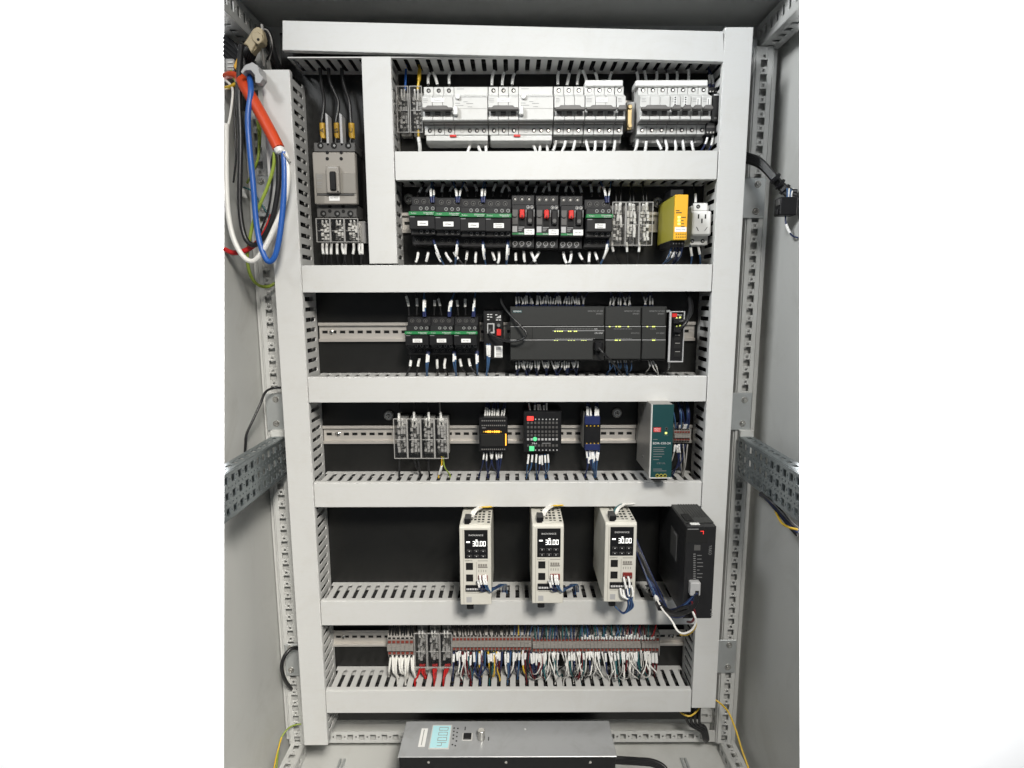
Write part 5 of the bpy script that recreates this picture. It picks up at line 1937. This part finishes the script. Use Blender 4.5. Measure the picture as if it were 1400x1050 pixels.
px_wire([(884, 806, -.050), (889, 803, -.085), (896, 815, -.115), (905, 832, -.138), (918, 848, -.160), (926, 862, -.172), (935, 866, -.178), (946, 861, -.184), (951.5, 850, -.188), (949.5, 842, -.190), (947, 836, -.188)], .0018, 'white', 'white wire looping below the black drive', None, sleeve=(.055, .082), sr=2.1, smat=WC['white'])
px_wire([(930, 868, -.150), (940, 868, -.165), (949, 861, -.180), (952, 852, -.186), (950, 840, -.186)], .0011, 'yellow', 'thin yellow wire beside the white loop below the black drive', None)
px_wire([(946, 822, -.188), (949, 834, -.189), (950, 842, -.186), (946, 850, -.180), (940, 850, -.150)], .0020, 'dred', 'dark red wire below the grey plug of the black drive', None)
p = at(901, 826, -.122)
tag(MB().box(p.x - .005, p.x + .006, -.136, -.112, p.z - .005, p.z + .005).build('cable_tie', 'blk', None, .001, origin=p), 'black cable tie block on the harness beside the black drive', 'cable tie')

# row 6 above: dense leads from the duct to the strips
for i in range(9):
    up(533 + i * 4, 873, -.040, 6, 'black', 'black wire above the short earth terminal strip', 'wires above the earth terminals', (0, .004), .0019, jit(.004), 1.4)
for i in range(3):
    up(578 + 17.3 * i, 870, -.036, 6, 'grey', 'grey wire entering a grey clear terminal block from above', 'wires above the grey clear terminals', None, .0018, 0)
for i in range(30):
    q = 621 + i * 3.5
    m_ = 'black' if i < 22 else ('navy', 'black', 'blue')[i % 3]
    if i in (25,):
        m_ = 'yellow'
    up(q, 873, -.040, 6, m_, 'dark wire above the mixed-colour terminal strip', 'wires above the mixed terminal strip', (0, .004) if i % 2 else None, .0014, jit(.010), 1.5, None, None, .006)
for i in range(44):
    q = 732 + i * 3.75
    m_ = ('teal', 'blue', 'navy', 'black', 'teal', 'blue')[i % 6]
    if i > 32:
        m_ = ('dred', 'teal', 'red', 'dred', 'navy')[i % 5]
    up(q, 874, -.050, 6, m_, 'dark blue or red wire above the long terminal strip', 'wires above the long terminal strip', (0, random.uniform(.005, .012)) if i > 16 else None, .0013, jit(.014), 1.6, None, None, .008 + jit(.004))

# row 6 below
for i in range(12):
    down(534 + i * 2.85, 899 - (i % 2) * 3, -.044, 7, 'white', 'thick white wire below the short earth terminal strip', 'thick white wires of the earth terminals', None, .0021, (-.004, .004, 0)[i % 3], 1, None, -.030 - .004 * (i % 4), .008, .0022)
for k in range(3):
    for j in range(3):
        down(575 + 17.3 * k + 2.6 * j, 908, -.042, 7, 'red', 'red wire leaving a grey clear terminal block of the lowest row', 'red wires of the lowest row', None, .0021, -.002 - .002 * j, 1, None, -.046 + .008 * j, .003, .0016)
cols = ['navy', 'navy', 'teal', 'dred', 'teal', 'teal', 'dred', 'navy', 'blue', 'yellow', 'dred', 'blue', 'yellow', 'black', 'teal', 'yellow', 'dred', 'navy', 'white', 'blue', 'blue', 'white', 'navy', 'blue', 'yellow', 'dred', 'black', 'navy']
for i in range(28):
    q = 620.5 + i * 3.9
    has = i % 9 not in (2, 8)
    down(q, 891, -.044, 7, cols[i], '{c} wire below the mixed terminal strip', 'wires below the mixed terminal strip', ((.001, .017) if i % 3 else (.004, .021)) if has else None, .0016, jit(.006), 1.6, None, -.026 - .020 * random.random(), .006 + jit(.003), .002)
for i in range(5):
    down(729.5 + i * 3.9, 892, -.047, 7, ('navy', 'navy', 'dred', 'navy', 'white')[i], '{c} sleeved wire at the left end of the long strip', 'wires at the left end of the long strip', (.001, .020), .0017, .0, 1.6, None, -.035, .005)
for i in range(30):
    q = 747 + i * 4.25
    wht = i % 5 not in (2, 4) if i < 22 else i % 3 == 0
    m_ = 'white' if wht else ('black', 'dred', 'teal', 'grey', 'navy')[i % 5]
    down(q + jit(1), 891, -.047, 7, m_, 'thin pale wire drooping from the long terminal strip' if wht else 'dark sleeved wire drooping from the long terminal strip', 'pale wires of the long strip' if wht else 'dark wires of the long strip',
         (.001, .016) if not wht or i % 4 == 0 else (.0, .006), .0011 if wht else .0014, random.uniform(-.006, .020) if wht else jit(.006), 1.6, None, -.026 - .022 * random.random(), .006 + random.random() * .010, .002)
for i in range(5):
    down(878.5 + i * 4.6, 892, -.044, 7, ('grey', 'dred', 'black', 'dred', 'dred')[i], '{c} sleeved wire on the short right-hand terminal strip', 'wires of the short right-hand strip', (.001, .019), .0018, .004, 1.7, None, -.034, .005)

for i in range(60):                      # tangle of thin leads in front of the long strip
    q = random.uniform(735, 893)
    e = q + random.uniform(-14, 14)
    m_ = random.choice(['white', 'white', 'white', 'white', 'white', 'dred', 'black', 'teal', 'black', 'grey'])
    a = at(q, 890 + jit(2), -.045)
    xs = slot_x(at(e, 925, -.035).x) + jit(.002)
    zt = H[7][1]
    P = [a, Vector((a.x + jit(.004), -.052 + jit(.006), a.z - .018 + jit(.004))), Vector(((a.x + xs) / 2 + jit(.008), -.055 + jit(.012), zt + .018 + jit(.008))), Vector((xs, -.035 + jit(.014), zt - .001)), Vector((xs, -.035, zt - .014))]
    wire(P, random.choice((.0009, .0011, .0013)), m_, None, 'dark wires of the long strip', sleeve=(.001, random.uniform(.006, .018)) if random.random() < .45 else None)
for i in range(24):
    q = random.uniform(622, 735)
    a = at(q, 889 + jit(2), -.043)
    xs = slot_x(at(q + random.uniform(-8, 8), 925, -.035).x) + jit(.002)
    zt = H[7][1]
    m_ = random.choice(['black', 'navy', 'teal', 'dred', 'white', 'yellow', 'black'])
    P = [a, Vector((a.x + jit(.003), -.050 + jit(.004), a.z - .02)), Vector(((a.x + xs) / 2 + jit(.006), -.05 + jit(.012), zt + .016 + jit(.008))), Vector((xs, -.032 + jit(.014), zt - .001)), Vector((xs, -.032, zt - .014))]
    wire(P, .0012, m_, None, 'dark wires of the long strip', sleeve=(.002, random.uniform(.01, .018)) if random.random() < .4 else None)

# ------------------------------------------------------------------ cables at the left
a = at(314, 88, -.05)
t = thing('plug_connector', 'milky plastic plug at the upper left edge behind the black cable', 'plug', (a.x, a.y, a.z))
pbox('plug_body', 'greyclip', t, 308, 80, 320, 97, -.058, -.040, .0012)
pbox('plug_rib', 'white', t, 311, 84, 318, 86, -.0595, -.0581)
pbox('plug_rib', 'white', t, 311, 90, 319, 91.5, -.0595, -.0581)
a = at(324, 86, -.06)
t = thing('warning_tag', 'small yellow and green tag beside the milky plug', 'tag', (a.x, a.y, a.z))
P = [at(x_, y_, -.064) for x_, y_ in ((319, 90), (325, 77), (327, 81), (322, 95))]
MB().prism([(q.x, q.z) for q in P], 'y', -.064, -.060).build('tag_face', 'yellow', t, bev=.0005)
yl = -.095
px_wire([(329, 108, -.075), (335, 119, -.086), (344, 134, -.093), (355, 153, -.098), (370, 181, -.106), (381, 203, -.112)], .0093, 'orange', 'thick orange sheathed cable hanging at the upper left', None, cat='cable', name='sheathed_cable', n=16)
p = at(384, 206, -.113)
o = MB().cyl((0, 0, 0), 'z', .0094, .010, 9, .0066).build('cable_filler', 'white', None, bev=.002, origin=(0, 0, 0), smooth=True)
o.location = at(381, 203, -.112)
o.rotation_euler = (math.radians(168), math.radians(-24), 0)
tag(o, 'torn white filler at the cut end of the orange cable', 'cable filler')
LL = dict(cat='cable', name='cable')
px_wire([(341, 104, -.090), (343, 125, -.100), (339, 160, -.105), (341, 200, -.108), (346, 250, -.110), (350, 300, -.112), (356, 335, -.115), (366, 357, -.118), (376, 350, -.120), (383, 318, -.120), (388, 270, -.118), (389, 235, -.116), (388, 208, -.113)], .0044, 'bright', 'bright blue cable hanging in a deep loop at the left', None, n=12, **LL)
px_wire([(309.5, 170, -.088), (309.2, 205, -.098), (309.5, 245, -.102), (312, 290, -.106), (319, 325, -.108), (332, 350, -.110), (346, 357, -.112), (360, 342, -.114), (375, 312, -.114), (388, 280, -.114), (394, 245, -.114), (392, 215, -.112), (387, 207, -.112)], .0041, 'white', 'white cable hanging in a wide loop at the left edge', None, n=12, **LL)
px_wire([(330, 62, -.070), (327, 95, -.080), (327, 140, -.088), (329, 190, -.092), (328, 240, -.096), (328, 285, -.098), (334, 322, -.100), (346, 335, -.102), (360, 325, -.106), (372, 300, -.108), (380, 260, -.110), (381, 225, -.111), (379, 206, -.112)], .0041, 'black', 'black cable hanging in a loop between the white and blue cables', None, n=12, **LL)
px_wire([(375, 208, -.110), (374, 228, -.108), (366, 255, -.104), (354, 283, -.100), (346, 305, -.096), (341, 330, -.090), (338, 352, -.080), (342, 375, -.060), (352, 389, -.040), (366, 392, -.020), (378, 386, -.010)], .0028, 'gy', 'green and yellow earth wire running down behind the cable loops', None, cat='wire')
px_wire([(307.5, 341, -.080), (318, 345.5, -.086), (331, 344, -.088), (345, 337, -.090), (358, 325, -.092), (367, 308, -.092), (372, 295, -.080)], .0042, 'red', 'red cable entering from the left edge behind the loops', None, n=12, **LL)
px_wire([(352, 165, -.020), (354, 190, -.030), (353, 215, -.040), (346, 235, -.030), (338, 250, -.010)], .0022, 'gy', 'dull green and yellow wire behind the blue cable', None)
px_wire([(333, 256, .0), (345, 262, .0), (358, 280, .002), (368, 296, .004)], .0016, 'teal', 'thin green wire beside the small white wall bracket', None)
px_wire([(384, 205, -.113), (389, 212, -.117), (397, 222, -.119)], .0016, 'grey', 'short cut grey wire end at the tip of the orange cable', None)
px_wire([(308, 120, -.055), (314, 119, -.062), (320, 116, -.066), (326, 113, -.066)], .0030, 'yellow', 'yellow earth lug lead at the upper left edge', None)
px_wire([(308, 104, -.050), (316, 102, -.062), (327, 105, -.07)], .0055, 'orange', 'short orange cable stub behind the black cable at the left edge', None, cat='cable', name='cable', n=12)
# black harness in the upper left corner
for k in range(6):
    px_wire([(322 + 4 * k, 100 - 3 * k, -.040), (330 + 5 * k, 76 - 4 * k, -.050), (345 + 4 * k, 58 - 3 * k, -.045), (360 + 3 * k, 56 + 4 * k, -.035), (372 + 2 * k, 78 + 3 * k, -.02), (376 + 2 * k, 98, -.008)], .0052, 'black', 'black cable bundled in the upper left corner', 'black cables in the upper left corner', n=8, **LL)
for k in range(5):
    px_wire([(308, 52 + 6 * k, -.030), (318, 60 + 7 * k, -.040), (330, 74 + 6 * k, -.05), (336, 96 + 6 * k, -.045), (334, 130 + 5 * k, -.02)], .0045, 'black', 'black cable running along the upper left wall', 'black cables on the upper left wall', **LL)
for k in range(3):
    px_wire([(356, 40, -.055), (366, 42 + 4 * k, -.06), (372 - k, 60 + 4 * k, -.06), (368 - 2 * k, 82, -.05)], .0013, 'grey' if k == 0 else 'black', 'thin {c} tie tail curling beside the beige clip', 'cable tie tails in the upper left corner')

px_wire([(358, 34, -.070), (359, 46, -.074), (358, 62, -.070), (360, 78, -.060), (361, 90, -.052)], .0022, 'grey', 'pale strap hanging behind the beige clip', None)
px_wire([(322, 60, -.060), (330, 80, -.072), (324, 110, -.080), (321, 160, -.082), (323, 210, -.084), (319, 250, -.080)], .0016, 'black', 'thin black strand beside the black cable loop', None)
px_wire([(316, 96, -.062), (322, 112, -.070), (333, 130, -.074), (348, 150, -.060), (356, 175, -.04), (355, 205, -.03)], .0014, 'gy', 'thin green and yellow strand crossing behind the orange cable', None)
px_wire([(309, 110, -.058), (318, 122, -.066), (316, 150, -.074), (312, 172, -.084)], .0020, 'white', 'thin white strand above the white cable loop', None)
px_wire([(376, 206, -.110), (371, 222, -.106), (372, 250, -.104), (366, 290, -.100), (352, 325, -.096)], .0018, 'black', 'thin black strand leaving the tip of the orange cable', None)

# beige adhesive clip, grey clip, small bracket
a = at(346, 58, -.075)
t = thing('cable_clip', 'crumpled beige adhesive clip in the upper left corner', 'cable clip', (a.x, a.y, a.z))


def quad_slab(name, m, pts, y0, y1, par, bev=.001):
    P = [at(px, py, y0) for px, py in pts]
    return MB().prism([(q.x, q.z) for q in P], 'y', y0, y1).build(name, m, par, bev)


quad_slab('clip_body', 'beige', [(332, 60), (338, 52), (346, 39), (352, 36), (358, 39), (361, 51), (360, 59), (353, 63), (344, 73), (337, 61)], -.080, -.066, t, .0012)
quad_slab('clip_flap', 'beige', [(343, 46), (351, 42), (358, 47), (359, 56), (352, 61), (345, 55)], -.087, -.0805, t, .0012)
quad_slab('clip_fold', 'beige', [(333, 59), (344, 51), (350, 58), (343, 72), (338, 62)], -.084, -.0803, t, .001)
p = at(353, 54, -.0872)
MB().cyl((p.x, -.0870, p.z), 'y', .0022, -.0004, 10).build('clip_hole', 'hole', t)
a = at(346, 98, -.1)
t = thing('cable_clamp', 'grey plastic cable clamp around the top of the blue cable', 'cable clamp', (a.x, a.y, a.z))
P = [at(x_, y_, -.105) for x_, y_ in ((330, 99), (336, 90), (346, 86), (354, 91), (356, 103), (351, 110), (350, 104), (344, 97), (336, 97), (333, 102))]
MB().prism([(q.x, q.z) for q in P], 'y', -.108, -.080).build('clamp_band', 'greyclip', t, bev=.0006)
quad_slab('clamp_tongue', 'greyclip', [(348, 103), (354, 98), (360, 107), (355, 114), (349, 113)], -.112, -.100, t, .0006)
a = at(322, 250, -.01)
t = thing('wall_bracket', 'small pale angled bracket with square hole on the left wall', 'bracket', (a.x, a.y, a.z))
quad_slab('bracket_plate', 'mcb', [(312, 259), (327, 252), (328, 268), (320, 272)], -.012, -.008, t, .0008)
quad_slab('bracket_tab', 'white', [(327.5, 253), (333, 258), (338, 271), (329, 268)], -.0115, -.0085, t, .0008)
p = at(320, 260.5, -.0125)
MB().box(p.x - .004, p.x + .004, -.0126, -.0121, p.z - .004, p.z + .004).build('square_hole', 'hole', t)
# plain wires along the left wall
px_wire([(384, 530, -.012), (374, 530.5, -.015), (363, 536, -.030), (356, 552, -.045), (346, 574, -.060), (337, 594, -.070), (335.5, 610, -.070), (334.5, 624, -.066)], .0022, 'black', 'thin black cable arching over the left wall onto the punched rail', None, cat='cable', name='cable')
px_wire([(407, 886, -.006), (398, 887, -.016), (389, 897, -.026), (385, 912, -.030), (389, 928, -.022), (396, 939, -.004), (398, 942, .006)], .0036, 'black', 'black cable arc over the lower left bracket', None, cat='cable', name='cable')
px_wire([(412, 990, .004), (404, 991, .0), (394, 996, -.012), (384, 1010, -.03), (380, 1030, -.06), (378, 1052, -.09)], .0016, 'gy', 'green and yellow wire at the lower left corner of the cabinet', None)
px_wire([(385, 1008, -.035), (381, 1022, -.05), (377, 1038, -.07), (374, 1055, -.09)], .0014, 'yellow', 'thin yellow wire at the lower left corner of the cabinet', None)

# ------------------------------------------------------------------ cables at the right
for k in range(4):
    px_wire([(1012, 210 + 3.2 * k, -.010), (1024, 212 + 3.2 * k, -.022), (1040, 219 + 3.2 * k, -.034), (1056, 236 + 3 * k, -.046), (1068, 250 + 3 * k, -.056), (1080, 260 + 3.5 * k, -.064), (1090, 262 + 5 * k, -.070)], .0038, 'black', 'black cable of the taped bundle leaving the right duct', 'black cable bundle at the right', n=10, **LL)
for k, (q, r_) in enumerate(((1060, 240), (1066, 248), (1073, 255))):
    p = at(q, r_ + 4, -.056)
    o = MB().tube([p + Vector((-.0018, 0, .0012)), p + Vector((.0018, 0, -.0012))], .0115, 12).build('tape_wrap', 'blk', None, smooth=True, origin=p)
    o.scale = (1, .8, .8)
    tag(o, 'band of black tape round the cable bundle, %s of three' % ('upper', 'middle', 'lower')[k], 'tape', 'tape bands on the right bundle')
t = thing('cable_connector', 'black square cable connector hanging below the bundle at the right edge', 'connector', base_of(1067, 268, 1091, 295, -.075))
x0, x1, z0, z1 = rect(1067, 269, 1090.5, 294, -.082)
MB().box(x0, x1, -.082, -.058, z0, z1).build('connector_body', 'blk', t, bev=.0015)
MB().box(x0 - .003, x0, -.078, -.066, z0 + .002, z0 + .010).build('latch', 'blk', t, bev=.0008)
MB().box(x0 - .002, x0 + .002, -.080, -.068, z0 + .016, z1 - .003).build('latch', 'slate', t, bev=.0008)
for k in range(4):
    px_wire([(1076 + 3 * k, 258, -.066), (1076.5 + 2 * k, 264, -.070), (1076 + 2 * k, 272, -.070)], .0012, 'white' if k % 2 else 'blue', 'thin {c} wire entering the black connector from above', 'thin wires of the right connector')
px_wire([(1074, 292, -.070), (1074, 302, -.072), (1077, 313, -.074), (1083, 322, -.076), (1091, 325, -.078)], .0014, 'navy', 'thin dark wire with white sleeve hanging below the right connector', None, sleeve=(.018, .034), sr=1.8)
for k in range(3):
    px_wire([(1040, 676 - k, -.130), (1052, 684 + k, -.150), (1066, 698 + 2 * k, -.165), (1080, 714 + 3 * k, -.180), (1091, 724 + 4 * k, -.190)], .0034, 'black' if k != 1 else 'navy', '{c} cable hanging below the right punched rail', 'dark cables under the right rail', **LL)
px_wire([(1058, 690, -.150), (1062, 703, -.160), (1069, 715, -.185), (1079, 721, -.198), (1091, 724, -.206)], .0020, 'yellow', 'yellow wire hanging below the right punched rail', None)
px_wire([(974, 955, -.006), (984, 961, -.012), (996, 974, -.030), (1006, 998, -.050), (1014, 1024, -.075), (1024, 1052, -.10)], .0018, 'yellow', 'yellow wire hanging from the right duct to the cabinet floor', None)
px_wire([(926, 966, -.030), (932, 975, -.045), (942, 979, -.050), (951, 974, -.048), (957, 966, -.040)], .0017, 'yellow', 'pale yellow wire loop under the lower right duct corner', None)
for k in range(4):
    px_wire([(936 + 7 * k, 962, -.016), (938 + 6 * k, 978, -.020), (942 + 5 * k, 990, -.018), (958 + 2 * k, 1000 - 2 * k, -.01), (962 + 2 * k, 1010, -.004), (964, 1014, .006)], .0030, 'black', 'black cable coming out under the lower right duct corner', 'black cables under the right duct', n=8, **LL)
for k in range(4):
    px_wire([(840, 1036 + 2 * k, -.120), (856, 1037 + 2 * k, -.125), (872, 1038 + 2 * k, -.135), (892, 1040 + 2 * k, -.145), (908, 1048 + 2 * k, -.155), (916, 1062, -.165)], .0034, 'black', 'black cable curving on the cabinet floor right of the grey box', 'black cables on the cabinet floor', n=8, **LL)

# the thin dark leads that cannot be picked apart: one object
me = bpy.data.meshes.new('thin_wiring')
V, Fc, MI, ML = [], [], [], []
for v, f, m_ in STUFF:
    if m_ not in ML:
        ML.append(m_)
    n0 = len(V)
    V += v
    Fc += [tuple(i + n0 for i in q) for q in f]
    MI += [ML.index(m_)] * len(f)
me.from_pydata(V, [], Fc)
for m_ in ML:
    me.materials.append(m_)
me.polygons.foreach_set('material_index', MI)
me.polygons.foreach_set('use_smooth', [True] * len(MI))
bm = bmesh.new()
bm.from_mesh(me)
bmesh.ops.recalc_face_normals(bm, faces=bm.faces)
bm.to_mesh(me)
bm.free()
o = bpy.data.objects.new('thin_wiring', me)
COL.objects.link(o)
tag(o, 'dense thin dark wiring above and below the controllers, modules and terminal strips', 'wiring', None, 'stuff')

# look-alike wires are told apart by their place in their row
same = {}
for o in COL.objects:
    if o.parent is None and 'label' in o and o.get('category') in ('wire', 'cable'):
        same.setdefault(o['label'], []).append(o)


def nth(i):
    return '%d%s' % (i, 'th' if 10 < i % 100 < 20 else {1: 'st', 2: 'nd', 3: 'rd'}.get(i % 10, 'th'))


for lab, os_ in same.items():
    if len(os_) > 1:
        os_.sort(key=lambda q: q.location.x)
        for i, q in enumerate(os_):
            q['label'] = '%s, %s from the left' % (lab, nth(i + 1))
